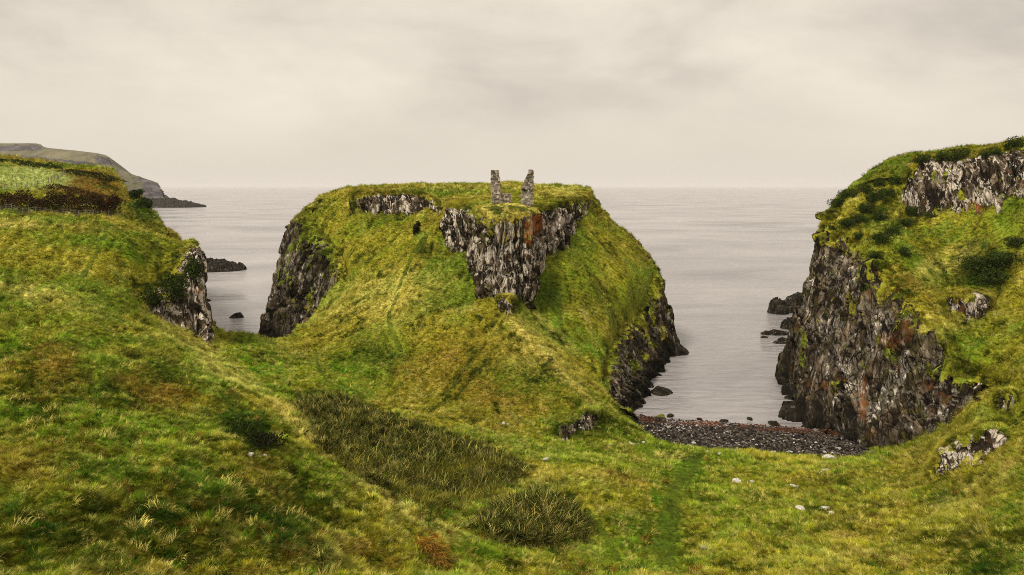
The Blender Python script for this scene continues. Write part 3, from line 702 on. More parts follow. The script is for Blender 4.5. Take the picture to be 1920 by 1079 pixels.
# sea cliff on the right side of the headland
loft('east_cliff', [
 [(1080,350,178,0),(1105,375,166,0),(1155,432,158,0),(1195,478,151.5,0),(1218,530,146,0),(1195,580,137,0),(1150,635,121,0),(1132,700,107,0),(1135,765,97,0)],
 [(1101,351,176,.1),(1116,385,165,.4),(1170,432,158,.4),(1210,473,152.5,.4),(1239,526,147,.45),(1214,580,138.5,.62),(1166,640,121.5,.62),(1145,700,107.5,.6,.3),(1146,768,97,.6,.5)],
 [('w',19.5,176,22,.8),('w',21.5,165,20,.7),('w',25.8,157,14,.7),('w',28,151.5,10.5,.7),('w',28.8,147.5,8,.75,.1),('w',25.4,139.3,5.2,.85,.2),('w',18.8,122.6,4.2,.9,.2),('w',15,108.5,3.4,.95,.4),('w',13.2,98.2,2.6,.9,.6)],
 [('w',25,176,8,1),('w',27,166,8,1),('w',29.3,157,6,1),('w',30,152,4.5,1),('w',29.9,148,3.5,1),('w',27,141,2.6,1),('w',21.3,123.5,2,1,.1),('w',17,110.5,1.6,1,.2),('w',14.4,100.5,1.2,1,.3)],
 [('w',30,176,-2,1),('w',31,166,-2,1),('w',31,157,-2,1),('w',31,152.3,-2,1),('w',30.8,148,-2,1),('w',28.4,142,-2,1),('w',22.8,124.5,-2,1),('w',18.6,112,-2,1),('w',16,103,-2,1)],
], 0.2, 100, 0.8, 1.2, 'dark mossy sea cliff on the right side of the headland', 'cliff')

# left crag at the end of the hillside
loft('left_crag', [
 [(230,505,104,0),(262,500,107,0),(300,478,110,0),(335,462,112,0),(356,452,114,0),(366,458,118,0)],
 [(235,540,98.5,0),(268,532,101,.05),(302,520,104,.2),(338,500,105,.5,1),(362,478,106.5,.9,1),(378,468,110,.9,1)],
 [(250,572,96.5,.1),(282,560,98.8,.55,.3),(312,556,100.3,.6,.4),(345,545,101.5,.8,1),(374,530,102.8,1,1),(384,520,107,1,1)],
 [(262,592,95.6,.1),(296,598,97.4,.85,.8),(322,600,98.6,.8,.7),(352,600,99.4,.9,1),(384,600,100.4,1,1),(391,595,105,1,1)],
 [(262,600,95.5,.0),(300,622,96.6,.7,.8),(330,634,97.4,.85,1),(362,645,97.6,1,1),(398,660,98.2,1,1),(402,650,104,1,1)],
 [(262,625,97,0),(300,650,98,.4),(330,665,98.5,.5),(362,680,98.8,.6),(402,690,99.5,.6),(404,700,105,.6)],
], 0.17, 120, 0.6, 0.9, 'pale rock crag at the right end of the left hillside', 'crag', stain=[(372,545,10,10,.4)], broken=.1)

# upper sea slope left of the crag (bracken hill edge falling to the water)
loft('left_sea_slope', [
 [('w',-49,116,22.3,0),('w',-57,133,23,0),('w',-73,159,24,0),('w',-84,177,27.5,0),('w',-94,190,31,0),('w',-107,212,31,0)],
 [('w',-46.6,114,20.8,.5,1),('w',-55.5,134,21.2,.2),('w',-71,160,22,.1),('w',-81,178,24.5,.2),('w',-90.5,191,26.5,.3),('w',-103,212,26,.5)],
 [('w',-45.2,113.5,14,1,1),('w',-53.5,135,14,.8),('w',-68.5,161,14,.7),('w',-78,179,14,.8),('w',-88,192,14,.9),('w',-100,213,14,1)],
 [('w',-44.4,115,-2,1,.6),('w',-51,137,-2,1),('w',-65.5,163,-2,1),('w',-75,180,-2,1),('w',-85,193,-2,1),('w',-98,214,-2,1)],
], 0.3, 140, 0.7, 1.2, 'grassy sea slope along the left hill edge', 'slope', tint=BROWN)

# big sea cliff on the right
loft('right_cliff', [
 [(1640,345,132,0),(1595,365,126,0),(1574,418,118,0),(1607,440,113,0),(1650,470,106,0),(1710,525,98,0),(1772,600,89,0),(1824,680,83,0),(1880,715,79,0)],
 [(1590,358,134,.1),(1562,384,126,.2),(1548,428,116.5,.4),(1580,446,112,.4),(1622,476,105,.4),(1682,536,97,.45),(1747,615,88,.45),(1800,692,82,.45),(1856,722,78.8,.35)],
 [('w',54,136,18,.8),('w',49.5,126,20,.8),(1534,490,114.5,.95,.5),(1560,510,109.5,.9,.5),(1600,550,102.5,.9,.5),(1660,610,94.8,.95,.5),(1728,670,87,.95,.5),(1785,725,81.6,.95,.5),(1850,728,78.4,.7,.4)],
 [('w',51,136,8,.9),('w',46,127,9,.9),(1512,610,112.5,.95,.4),(1532,630,107,.95,.3),(1572,680,99.6,.95,.4),(1636,730,92.4,1,.4),(1712,755,85,1,.4),(1776,762,80.5,1,.5),(1848,736,78,.8,.4)],
 [('w',48,136,-2,1),('w',43,127,-2,1),(1492,745,113.5,1,.1),(1486,790,104.5,1,0),(1552,800,97,1,.1),(1624,836,89.5,1,.2),(1700,830,83,1,.3),(1776,797,79,1,.4),(1846,745,77.4,.8,.4)],
 [('w',47,136,-4,1),('w',42,127,-4,1),(1494,800,114,1),(1488,840,105,1),(1555,855,97.5,1),(1626,882,90,1),(1704,872,83.2,1),(1782,832,79.4,1),(1850,770,78,.7)],
], 0.16, 160, 1.0, 1.0, 'tall dark sea cliff of broken basalt columns on the right', 'cliff', stain=[(1665,640,22,20,.2),(1700,620,14,24,.25),(1618,750,8,40,.45)], broken=.55, pscale=.5, groove=1.5)

# upper crag on the right skyline
loft('upper_crag', [
 [('w',58,135,31,0),('w',66,138,35,0),('w',76,134,36.5,0),('w',86,126,38,0),('w',96,118,38,0),('w',104,104,38,0)],
 [(1700,332,121,0),(1722,300,122,0),(1810,293,117,0),(1890,279,113,0),(1990,274,108,0),(2140,268,102,0)],
 [(1694,340,118.5,.6,.8),(1716,306,118.5,.75,.8),(1810,300,113.5,.85,1),(1890,290,109,.8,.9),(1990,280,104,.8,.8),(2140,276,98,.3,.8)],
 [(1690,360,117,1,.9),(1712,345,116.2,1,.9),(1808,345,111,.95,.9),(1892,335,106.4,.85,.9),(1990,330,102,.9,.8),(2140,320,97,.2,.8)],
 [(1690,394,115.5,.95,.8),(1712,402,114,1,.9),(1806,418,108.6,1,.9),(1892,392,104.6,.85,.7),(1990,384,100.5,.8,.6),(2140,370,96,.2,.6)],
 [(1690,425,117.5,.3),(1712,432,116,.3),(1806,446,110.5,.3),(1892,420,106.5,.2),(1990,412,102.5,.2),(2140,400,98,.1)],
], 0.2, 180, 0.8, 0.9, 'lichen speckled crag on the right hand skyline', 'crag', stain=[(1826,390,16,14,.6)], broken=.7)

# ---------------------------------------------------------------- small outcrops breaking the turf
def mini_crag(name, top, bot, pale, label, seed, over=0.7, stain=None):
    def gy(px, py):
        h = GB.ray_cast(Vector((0, 0, CAMZ)), Vector(((px - 960) / F, 1, -(py - HORY) / F)).normalized()); return h[0].y if h[0] else 60.0
    T = [gy(*q) for q in top]; B = [gy(*q) for q in bot]; r = random.Random(seed)
    rows = [[(x, y - 4, t + .6, 0, pale) for (x, y), t in zip(top, T)],
            [(x, y, t * (1 - over) + b * over - .1, .45, pale) for (x, y), t, b in zip(top, T, B)],
            [(x * .5 + u * .5, y * .5 + v * .5, t * .15 + b * .85 - r.uniform(.3, .8), 1, pale) for (x, y), (u, v), t, b in zip(top, bot, T, B)],
            [(u, v, b - .15, .9, pale) for (u, v), b in zip(bot, B)],
            [(u, v + 10, b + .6, .3, pale) for (u, v), b in zip(bot, B)]]
    for rw in rows:
        for e_ in (0, -1): rw[e_] = (*rw[e_][:2], rw[e_][2] + .5, rw[e_][3] * .4, pale)
    o = loft(name, rows, 0.09, seed, 0.42, 0.55, tuft=True, broken=.5, stain=stain)
    return tag(o, label, 'outcrop')
GB = bvh_of([gmesh])
mini_crag('rock_outcrop', [(1744,880),(1768,838),(1795,822),(1828,808),(1862,800),(1885,800)], [(1748,902),(1772,890),(1800,876),(1835,868),(1866,846),(1890,822)], .95, 'white streaked rock outcrop low on the right slope', 301)
mini_crag('rock_outcrop', [(1768,566),(1785,552),(1812,548),(1840,554),(1858,566)], [(1772,596),(1792,603),(1816,600),(1842,592),(1856,580)], .6, 'grey rock face in the turf below the dark thicket of the right hill', 305)
mini_crag('rock_outcrop', [(1040,812),(1056,794),(1075,790),(1095,772),(1112,776),(1126,762)], [(1046,826),(1060,828),(1078,818),(1098,806),(1114,804),(1128,792)], .75, 'speckled rock outcrop at the corner of the apron foot', 309)
mini_crag('rock_outcrop', [(934,566),(944,556),(956,555),(966,566)], [(938,586),(947,592),(958,591),(965,580)], .5, 'dark knob of rock just below the castle crag', 313)
mini_crag('rock_outcrop', [(1870,752),(1880,738),(1896,735),(1908,742)], [(1872,772),(1882,776),(1896,772),(1906,760)], .8, 'small pale rocks just right of the end of the right cliff', 321)

# ---------------------------------------------------------------- far headland
def far_land():
    rows = [
     [('w',-1400,1900,90,0),('w',-1150,1750,90,0),('w',-980,1650,88,0),('w',-900,1560,70,0),('w',-780,1480,60,0),('w',-640,1400,30,0),('w',-600,1360,25,0),('w',-560,1330,-2,1)],
     [(-250,266,1500,0),(-20,269,1450,0),(70,270,1410,.2),(85,277,1390,.1),(150,284,1350,0),(196,291,1300,.1),(224,317,1280,.2),(295,343,1260,.2)],
     [(-250,286,1420,.9),(-20,280,1400,.9),(72,279,1360,.7),(88,282,1340,.1),(152,290,1310,.2),(200,302,1275,.8),(230,325,1260,.3),(299,347,1250,.8)],
     [(-250,294,1400,.1),(-20,288,1380,.1),(74,288,1340,.1),(90,290,1330,.1),(154,298,1290,.3),(206,314,1255,.5),(236,335,1245,.2),(302,352,1240,1)],
     [(-250,312,1350,.8),(-20,303,1330,.8),(75,304,1290,.8),(92,308,1280,.8),(158,318,1262,.9),(212,333,1240,.6),(240,347,1225,.3),(304,362,1222,1)],
     [(-250,350,1290,.3),(-20,345,1270,.3),(75,348,1235,.3),(95,350,1228,.4),(162,352,1215,.4),(218,358,1205,.4),(248,364,1200,.7),(306,373,1205,1)],
     [(-250,398,1180,.9),(-20,398,1170,.9),(75,396,1160,.9),(95,395,1160,.9),(165,393,1160,.9),(225,391.5,1160,1),(260,390.5,1160,1),(308,389.5,1165,1)],
    ]
    o = loft('far_headland', rows, 4.0, 200, 4.0, 16.0, 'distant stepped headland of dark cliffs beyond the left hill', 'headland', tuft=False, tint=np.array((0.11, 0.105, 0.05)), broken=0)
    o.data.materials[0] = M_FAR
far_land()

# ---------------------------------------------------------------- ray casting onto the built land
LANDS = [o for o in COL.objects if o.type == 'MESH' and o.name not in ('sea', 'far_headland')]
BV = bvh_of(LANDS)
EYE = Vector((0, 0, CAMZ))
def at(px, py):
    dv = Vector(((px - 960) / F, 1, -(py - HORY) / F)).normalized()
    h = BV.ray_cast(EYE, dv)
    t = (0 - CAMZ) / dv.z if dv.z < 0 else 1e9
    if h[0] is None or (h[3] > t and t > 0): return EYE + dv * t, Vector((0, 0, 1)), t
    return h[0], h[1], h[3]
def drop(x, y, z=200):
    h = BV.ray_cast(Vector((x, y, z)), Vector((0, 0, -1)))
    return h[0].z if h[0] else 0.0

#PART2
# ---------------------------------------------------------------- blades: tufts of grass and reeds (stuff)
def tuft_mesh(name, nb, spread, lmin, lmax, lean, droop, wid, mat, seed, segs=3, upright=0.0):
    r = np.random.default_rng(seed); V, Fc, C = [], [], []
    for b in range(nb):
        a = r.uniform(0, 2 * math.pi); rad = spread * math.sqrt(r.uniform())
        p = np.array((rad * math.cos(a), rad * math.sin(a), -0.06))
        ln = r.uniform(lmin, lmax); az_ = r.normal(0, 0.7 if upright < .5 else 2.2); el = R(r.uniform(*lean))
        side = np.array((-math.sin(az_ + r.normal(0, .4)), math.cos(az_), 0)); side /= np.linalg.norm(side)
        k = r.uniform(0.6, 1.4); hue = np.array((1 + r.normal(0, .10), 1, 1 + r.normal(0, .12))) * k
        base = len(V)
        for s in range(segs + 1):
            t = s / segs; wv = wid * r.uniform(.8, 1.2) * (1 - t ** 2.2 * 0.95)
            V += [p - side * wv / 2, p + side * wv / 2]; C += [hue, hue]
            e2 = el - droop * t * r.uniform(.7, 1.3)
            p = p + np.array((math.cos(az_) * math.cos(e2), math.sin(az_) * math.cos(e2), math.sin(e2))) * ln / segs
        for s in range(segs):
            q = base + 2 * s; Fc.append((q, q + 1, q + 3, q + 2))
    return mesh_np(name, np.array(V), np.array(Fc), mat, cols={'bl': np.array(C)}, smooth=False, link=False)

def scatter(name, pts, rot, scl, idx, colr, variants, label, cat):
    me = bpy.data.meshes.new(name); me.vertices.add(len(pts)); me.vertices.foreach_set('co', np.ascontiguousarray(pts, np.float32).ravel())
    a = me.attributes.new('rot', 'FLOAT_VECTOR', 'POINT'); a.data.foreach_set('vector', np.ascontiguousarray(rot, np.float32).ravel())
    a = me.attributes.new('scl', 'FLOAT', 'POINT'); a.data.foreach_set('value', np.ascontiguousarray(scl, np.float32))
    a = me.attributes.new('idx', 'INT', 'POINT'); a.data.foreach_set('value', np.ascontiguousarray(idx, np.int32))
    a = me.attributes.new('tcol', 'FLOAT_COLOR', 'POINT'); c4 = np.ones((len(pts), 4), np.float32); c4[:, :3] = colr; a.data.foreach_set('color', c4.ravel())
    o = bpy.data.objects.new(name, me); COL.objects.link(o)
    vc = bpy.data.collections.new(name + '_shapes')
    for v in variants: vc.objects.link(v)
    g = bpy.data.node_groups.new(name + '_spread', 'GeometryNodeTree')
    g.interface.new_socket('Geometry', in_out='INPUT', socket_type='NodeSocketGeometry'); g.interface.new_socket('Geometry', in_out='OUTPUT', socket_type='NodeSocketGeometry')
    N, L = g.nodes, g.links
    gi, go = N.new('NodeGroupInput'), N.new('NodeGroupOutput')
    ci = N.new('GeometryNodeCollectionInfo'); ci.inputs['Collection'].default_value = vc; ci.inputs['Separate Children'].default_value = True; ci.inputs['Reset Children'].default_value = True
    ip = N.new('GeometryNodeInstanceOnPoints'); ip.inputs['Pick Instance'].default_value = True
    def na(nm, ty):
        n = N.new('GeometryNodeInputNamedAttribute'); n.data_type = ty; n.inputs['Name'].default_value = nm
        return n.outputs['Attribute']
    er = N.new('FunctionNodeEulerToRotation')
    L.new(na('rot', 'FLOAT_VECTOR'), er.inputs[0]); L.new(er.outputs[0], ip.inputs['Rotation'])
    L.new(na('scl', 'FLOAT'), ip.inputs['Scale']); L.new(na('idx', 'INT'), ip.inputs['Instance Index'])
    L.new(gi.outputs[0], ip.inputs['Points']); L.new(ci.outputs[0], ip.inputs['Instance'])
    L.new(ip.outputs[0], go.inputs[0])
    md = o.modifiers.new('spread', 'NODES'); md.node_group = g
    return tag(o, label, cat, kind='stuff')

TV = [tuft_mesh('grass_tuft', 15, 0.34, 0.6, 1.25, (16, 58), 0.95, 0.055, M_BLADE, 300 + i) for i in range(6)] + \
     [tuft_mesh('grass_tuft', 17, 0.26, 0.6, 1.25, (32, 80), 0.75, 0.050, M_BLADE, 320 + i) for i in range(3)]
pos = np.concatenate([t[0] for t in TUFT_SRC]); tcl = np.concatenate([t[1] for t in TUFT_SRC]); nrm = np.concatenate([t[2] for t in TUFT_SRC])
dist = np.linalg.norm(pos - np.array((0, 0, CAMZ)), axis=1)
# the source grids are close to even in the picture, so an even pick gives an even cover
nsrc = [len(t[0]) for t in TUFT_SRC]
pick = np.concatenate([rng.random(n) < (0.72 if i == 0 else 0.40) for i, n in enumerate(nsrc)])
# paths are trodden short
PATHS = [
 [(812,428),(790,450),(772,478),(760,510),(748,540),(738,570),(728,600),(738,628),(752,660)],
 [(590,655),(596,690),(612,720),(660,748),(720,758),(775,770),(822,784),(880,803)],
 [(1305,862),(1285,890),(1270,920),(1258,950),(1252,985),(1248,1020),(1250,1060)],
 [(1098,955),(1120,978),(1135,1005),(1150,1035),(1162,1060)],
 [(208,420),(196,440),(184,465),(172,490),(140,520),(92,540)],
]
PATHW = [[at(*q)[0] for q in p] for p in PATHS]
keep = ~((np.abs(pos[:, 0] - 0.6) < 5) & (pos[:, 1] > 117.5) & (pos[:, 1] < 126) & (pos[:, 2] > 24))
PD = np.full(len(pos), 9.0)
for p, hw in zip(PATHW, (.8, .6, 1.2, .7, .8)):
    PD = np.minimum(PD, line_d(pos[:, 0], pos[:, 1], [(v.x, v.y) for v in p]) / hw)
keep &= (PD > 0.9) | (rng.random(len(pos)) < 0.34)
trod = 1 - sstep(0.5, 1.5, PD + 0.5 * fbm(pos, 0.8, 2, 58))
tcl = tcl * (1 - 0.8 * trod[:, None]) + 0.8 * trod[:, None] * (GREEN * 0.38 + OLIVE * 0.15)
pick &= keep
pos, tcl, nrm, dist, trod = pos[pick], tcl[pick], nrm[pick], dist[pick], trod[pick]
n = len(pos); print('tufts', n)
clump = fbm(pos, 0.9, 3, 77)
down = np.arctan2(nrm[:, 1], nrm[:, 0])
flat = np.clip(np.hypot(nrm[:, 0], nrm[:, 1]) * 3, 0, 1)
azi = down + rng.normal(0, 0.34, n) + (1 - flat) * rng.uniform(-2, 2, n) + 0.7 * fbm(pos, 0.2, 2, 78)
scl = (0.19 + 0.0022 * dist) * rng.uniform(0.65, 1.3, n) * (1 + 0.55 * clump) * (1 - 0.45 * trod)
rot = np.stack([rng.normal(0, .12, n), rng.normal(0, .12, n), azi], 1)
idx = np.where(clump + rng.normal(0, .25, n) > 0.22, 6 + rng.integers(0, 3, n), rng.integers(0, 6, n))
lum = np.exp(rng.normal(0, 0.30, n) + 0.7 * clump + 0.25 * fbm(pos, 0.35, 3, 79))[:, None]
tc_ = tcl * lum
dry = (rng.random(n) < (1 - trod) * 0.16 * np.clip(tcl[:, 0] / 0.12, 0.2, 1.5))[:, None]
tc_ = np.where(dry, tc_ * 0.35 + STRAW * 0.75, tc_)
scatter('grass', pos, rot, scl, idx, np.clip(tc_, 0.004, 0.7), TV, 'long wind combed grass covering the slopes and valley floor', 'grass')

sel = np.flatnonzero((dist < 75) & (pos[:, 0] < 12) & (fbm(pos, 0.22, 3, 83) + 0.5 * fbm(pos, 0.8, 2, 84) > 0.10) & (rng.random(n) < 0.065))
sel = np.concatenate([sel, np.flatnonzero((dist < 110) & (pos[:, 0] > 12) & (fbm(pos, 0.22, 3, 85) > 0.12) & (rng.random(n) < 0.012))])
m = len(sel); print('coarse', m)
TB = [tuft_mesh('coarse_tussock', 30, 0.42, 0.6, 1.2, (25, 88), 1.25, 0.045, M_BLADE, 340 + i, 4, .45) for i in range(4)]
u = rng.random(m)[:, None]
cc = np.where(u < .34, DGREEN * 1.7, np.where(u < .58, GREEN * .75, np.where(u < .8, BROWN * .95, STRAW * .8))) * np.exp(rng.normal(0, .25, m))[:, None]
scatter('rough_tussocks', pos[sel], np.stack([rng.normal(0, .1, m), rng.normal(0, .1, m), azi[sel]], 1), (0.34 + 0.0034 * dist[sel]) * rng.uniform(.7, 1.4, m), rng.integers(0, 4, m), cc, TB, 'coarse dark and russet tussocks standing in the grass of the slopes', 'tussocks')

def inside(poly, step, jit, soft=0.0):
    p = np.array(poly); o = []
    for yy in np.arange(p[:, 1].min() + soft, p[:, 1].max() - soft, step * 0.6):
        for xx in np.arange(p[:, 0].min() + soft, p[:, 0].max() - soft, step):
            o.append((xx + random.uniform(-jit, jit), yy + random.uniform(-jit, jit)))
    o = np.array(o); return o[poly_sd(o[:, 0], o[:, 1], poly) > soft * rng.random(len(o)) ** 2]
RV = [tuft_mesh('reed_tuft', 12, 0.24, 0.6, 1.3, (48, 88), 1.15, 0.050, M_REED, 400 + i, 4, 1.0) for i in range(5)]
def reeds(name, poly, step, h, label, cat):
    q = inside(poly, step, step * 0.5, -20.0); hits = [at(*c) for c in q]
    p = np.array([hh[0] for hh in hits]); m = len(p)
    v = fbm(p, 0.35, 3, 90); u = rng.random(m)
    c = np.where((u < 0.44)[:, None], np.array((0.026, 0.032, 0.007)), np.where((u < 0.68)[:, None], np.array((0.082, 0.100, 0.014)), np.array((0.32, 0.285, 0.075))))
    c = c * np.exp(rng.normal(0, .3, m))[:, None]
    low = sstep(0.0, 0.45, v + (q[:, 1] - 880) / 160 if name == 'reed_bed' else v * 0)[:, None] * 0.55
    c = c * (1 - low) + low * np.array((0.20, 0.19, 0.022)) * np.exp(rng.normal(0, .35, m))[:, None]
    ed = sstep(-16, 20, poly_sd(q[:, 0], q[:, 1], poly)); sc_ = h * (0.55 + 0.5 * ed) * (1 + 0.45 * v) * rng.uniform(.75, 1.2, m)
    return scatter(name, p, np.stack([rng.normal(0, .16, m), rng.normal(0, .16, m), rng.uniform(0, 6.3, m)], 1), sc_, rng.integers(0, 5, m), c, RV, label, cat)
reeds('reed_bed', REED_A, 4.8, .8, 'wide bed of dark upright reeds filling the damp hollow', 'reeds')
reeds('reed_clump', REED_B, 4.6, 1.2, 'separate round clump of dark reeds in front of the larger bed', 'reeds')

# ---------------------------------------------------------------- trodden paths: strips laid on the turf
M_PATH = GREEN * 0.34 + OLIVE * 0.10; M_PATHD = np.array((0.22, 0.13, 0.035))
def path(p, wid, kc, label):
    pts = []
    for a, b in zip(p[:-1], p[1:]):
        k = max(2, int((b - a).length / 0.5)); pts += [a.lerp(b, i / k) for i in range(k)]
    pts.append(p[-1]); V = []
    x = np.array([v.x for v in pts]); y = np.array([v.y for v in pts])
    for _ in range(3):
        x[1:-1] = (x[:-2] + 2 * x[1:-1] + x[2:]) / 4; y[1:-1] = (y[:-2] + 2 * y[1:-1] + y[2:]) / 4
    tx, ty = np.gradient(x), np.gradient(y); ln = np.hypot(tx, ty) + 1e-6; K = 7
    for i in range(len(x)):
        wv = wid * (0.75 + 0.5 * random.random())
        for j in range(K):
            o_ = (j / (K - 1) - 0.5) * wv; xx, yy = x[i] - ty[i] / ln[i] * o_, y[i] + tx[i] / ln[i] * o_
            V.append((xx, yy, drop(xx, yy) + (0.05 if 0 < j < K - 1 else -0.04)))
    V = np.array(V); tv = (1 + 0.5 * fbm(V, 1.1, 3, 55))[:, None]; z0 = np.zeros(len(V))
    o = mesh_np('path', V, grid_faces(len(x), K), M_TER, {'rock': z0, 'stain': z0, 'pale': z0}, {'Col': np.clip((kc * .65 + turf_color(V) * .35) * tv, .004, 1)})
    tag(o, label, 'path', kind='structure')
path(PATHW[0], .75, M_PATH, 'narrow green trodden path climbing the headland to the notch')
path(PATHW[1][:4], 0.6, M_PATH, 'faint green path above the back of the reed bed')
path(PATHW[1][3:7], 0.42, M_PATHD, 'thin bare earth path along the back of the reed bed')
path(PATHW[2], 1.8, M_PATH, 'broad green trodden track from the valley down to the beach')
path(PATHW[3], 0.6, M_PATH, 'narrow dark path passing right of the reed clump')
path(PATHW[4], 0.7, M_PATH, 'faint green path crossing the left hillside')

# ---------------------------------------------------------------- stones
def stone_mesh(name, mat, seed, sx=1, sy=1, sz=0.7, cuts=11, sub=4, rough=0.08):
    r = np.random.default_rng(seed); bm = bmesh.new(); bmesh.ops.create_icosphere(bm, subdivisions=sub, radius=1.0)
    v = np.array([q.co for q in bm.verts]); f = np.array([[q.index for q in fc.verts] for fc in bm.faces]); bm.free()
    rad = np.full(len(v), 1.25)
    for k in range(cuts):
        d_ = r.normal(size=3); d_ /= np.linalg.norm(d_); h = r.uniform(0.62, 0.98); c = v @ d_
        rad = np.where(c > 1e-3, np.minimum(rad, h / np.maximum(c, 1e-3)), rad)
    rad = rad * (1 + rough * fbm(v + seed, 2.2, 4, seed))
    V = v * rad[:, None] * np.array((sx, sy, sz))
    return mesh_np(name, V, f, mat, smooth=False, link=False)
def copy_of(src, name, loc, scale, rz, label, cat, group=None, tilt=0.0):
    o = src.copy(); o.name = name; COL.objects.link(o); o.location = loc
    o.scale = scale if isinstance(scale, tuple) else (scale,) * 3; o.rotation_euler = (tilt, tilt * 0.6, rz)
    return tag(o, label, cat, group)
WS = [stone_mesh('boulder', M_WHITE, 500 + i, 1.0, 0.8, 0.62) for i in range(5)]
def boulder(px, py, wpx, label, group=None, src=None, name='boulder', flat=1.0):
    h, nn, t = at(px, py); s = wpx / F * t / 2
    st = (src or WS)[random.randrange(len(src or WS))]
    return copy_of(st, name, h + Vector((0, 0, s * 0.12)), (s, s * 0.9, s * 0.95 * flat), random.uniform(0, 6.3), label, 'boulder', group, random.uniform(-.25, .25))

BOULDERS = [
 (1556,861,20,'rounded pale boulder at the grass edge of the shingle near the right cliff foot'),
 (1549,885,17,'pale tilted slab boulder a little below the grass edge of the shingle',),
 (1541,889,11,'small pale stone touching the lower left side of the tilted slab'),
 (1383,904,20,'large low white boulder in open grass right of the broad green track'),
 (1411,905,9,'small pale stone just right of the large low white boulder'),
 (1490,914,14,'pale half buried stone among dark tussocks below the beach'),
 (1500,955,15,'white rounded boulder, left one of the pair on the lower right grass'),
 (1547,955,15,'white pointed boulder, right one of the pair on the lower right grass'),
 (1512,949,7,'tiny white stone between the pair of boulders on the lower right grass'),
 (1560,963,9,'flat pale stone just below the white pointed boulder'),
 (1508,880,7,'tiny pale stone in grass left of the tilted slab boulder'),
 (1322,1030,14,'lone flat grey white stone at the bottom of the valley'),
 (1675,1015,9,'lone white stone at the foot of the right hand slope'),
 (1145,835,9,'leftmost white stone of the short row behind the valley grass'),
 (1165,833,8,'second white stone in the short row behind the valley grass'),
 (1182,833,10,'larger white stone in the middle of the short row'),
 (1196,834,8,'white stone right of the larger middle one in the short row'),
 (1207,830,6,'rightmost tiny white stone of the short row'),
 (944,795,9,'white stone, left of two touching ones on the lower apron'),
 (952,796,7,'smaller white stone, right of two touching ones on the lower apron'),
 (1326,848,8,'small white stone at the shingle edge above the green track'),
 (1349,852,8,'small white stone at the shingle edge right of the green track'),
 (1024,862,12,'grey stone in the low bank right of the reed bed'),
 (471,853,15,'white stone, left one of three under the dark bramble on the left slope'),
 (485,856,13,'white stone, middle one of three under the dark bramble on the left slope'),
 (497,855,8,'small white stone, right one of three under the dark bramble on the left slope'),
 (893,365,5,'tiny white stone on the headland top left of the ruin'),
]
for b in BOULDERS: boulder(*b[:4])

# shingle: stuff
PEB_M = blade_material('shingle_stone', 0.0)
PV = []
for i in range(5):
    o = stone_mesh('pebble', PEB_M, 540 + i, 1, .8, .6, 8, 2, 0.03); o.data.attributes.new('bl', 'FLOAT_COLOR', 'POINT').data.foreach_set('color', np.ones(4 * len(o.data.vertices), np.float32)); PV.append(o)
BEACH = [(1180,774),(1240,786),(1330,790),(1470,800),(1560,806),(1640,850),(1600,856),(1540,856),(1420,847),(1330,841),(1250,831),(1205,811)]
q = inside(BEACH, 1.9, 1.3)
p = np.array([at(*c)[0] for c in q]); ok = (p[:, 2] < 5) & (p[:, 2] > -0.1); p, q = p[ok], q[ok]; m = len(p)
u = rng.random(m)
c = np.where((u < 0.55)[:, None], np.array((0.022, 0.019, 0.017)), np.where((u < 0.955)[:, None], np.array((0.088, 0.072, 0.057)), np.array((0.40, 0.37, 0.34)))) * np.exp(rng.normal(0, .3, m))[:, None]
weed = sstep(11, 5, q[:, 1] - np.interp(q[:, 0], [1180, 1240, 1330, 1470, 1560], [777, 788, 792, 802, 809]))[:, None]
wet = np.clip(weed * (0.6 + 1.3 * fbm(p, 0.7, 3, 95))[:, None], 0, 1)
c = c * (1 - wet) + wet * np.array((0.115, 0.042, 0.018)) * np.exp(rng.normal(0, .35, m))[:, None]
scatter('shingle', p, np.stack([rng.normal(0, .4, m), rng.normal(0, .4, m), rng.uniform(0, 6.3, m)], 1), np.exp(rng.normal(-2.15, .38, m)) * (1 - 0.3 * weed[:, 0]), rng.integers(0, 5, m), c, PV,
        'dark grey rounded shingle bank with a red brown weed line along the water', 'shingle')

SK = [stone_mesh('boulder', M_SKERRY, 560 + i, 1.0, 0.8, 0.62) for i in range(4)]
SHORE = [(1405,787,13,'dark wet boulder in the water just off the right end of the beach'),(1358,791,15,'dark boulder on the weed line at the middle of the beach'),
         (1312,788,11,'dark boulder at the water edge, left part of the beach'),(1256,782,15,'largest dark boulder at the left end of the weed line'),(1452,797,20,'dark low boulder on the weed line at the right cliff foot')]
for b in SHORE: boulder(*b, src=SK, flat=.8)

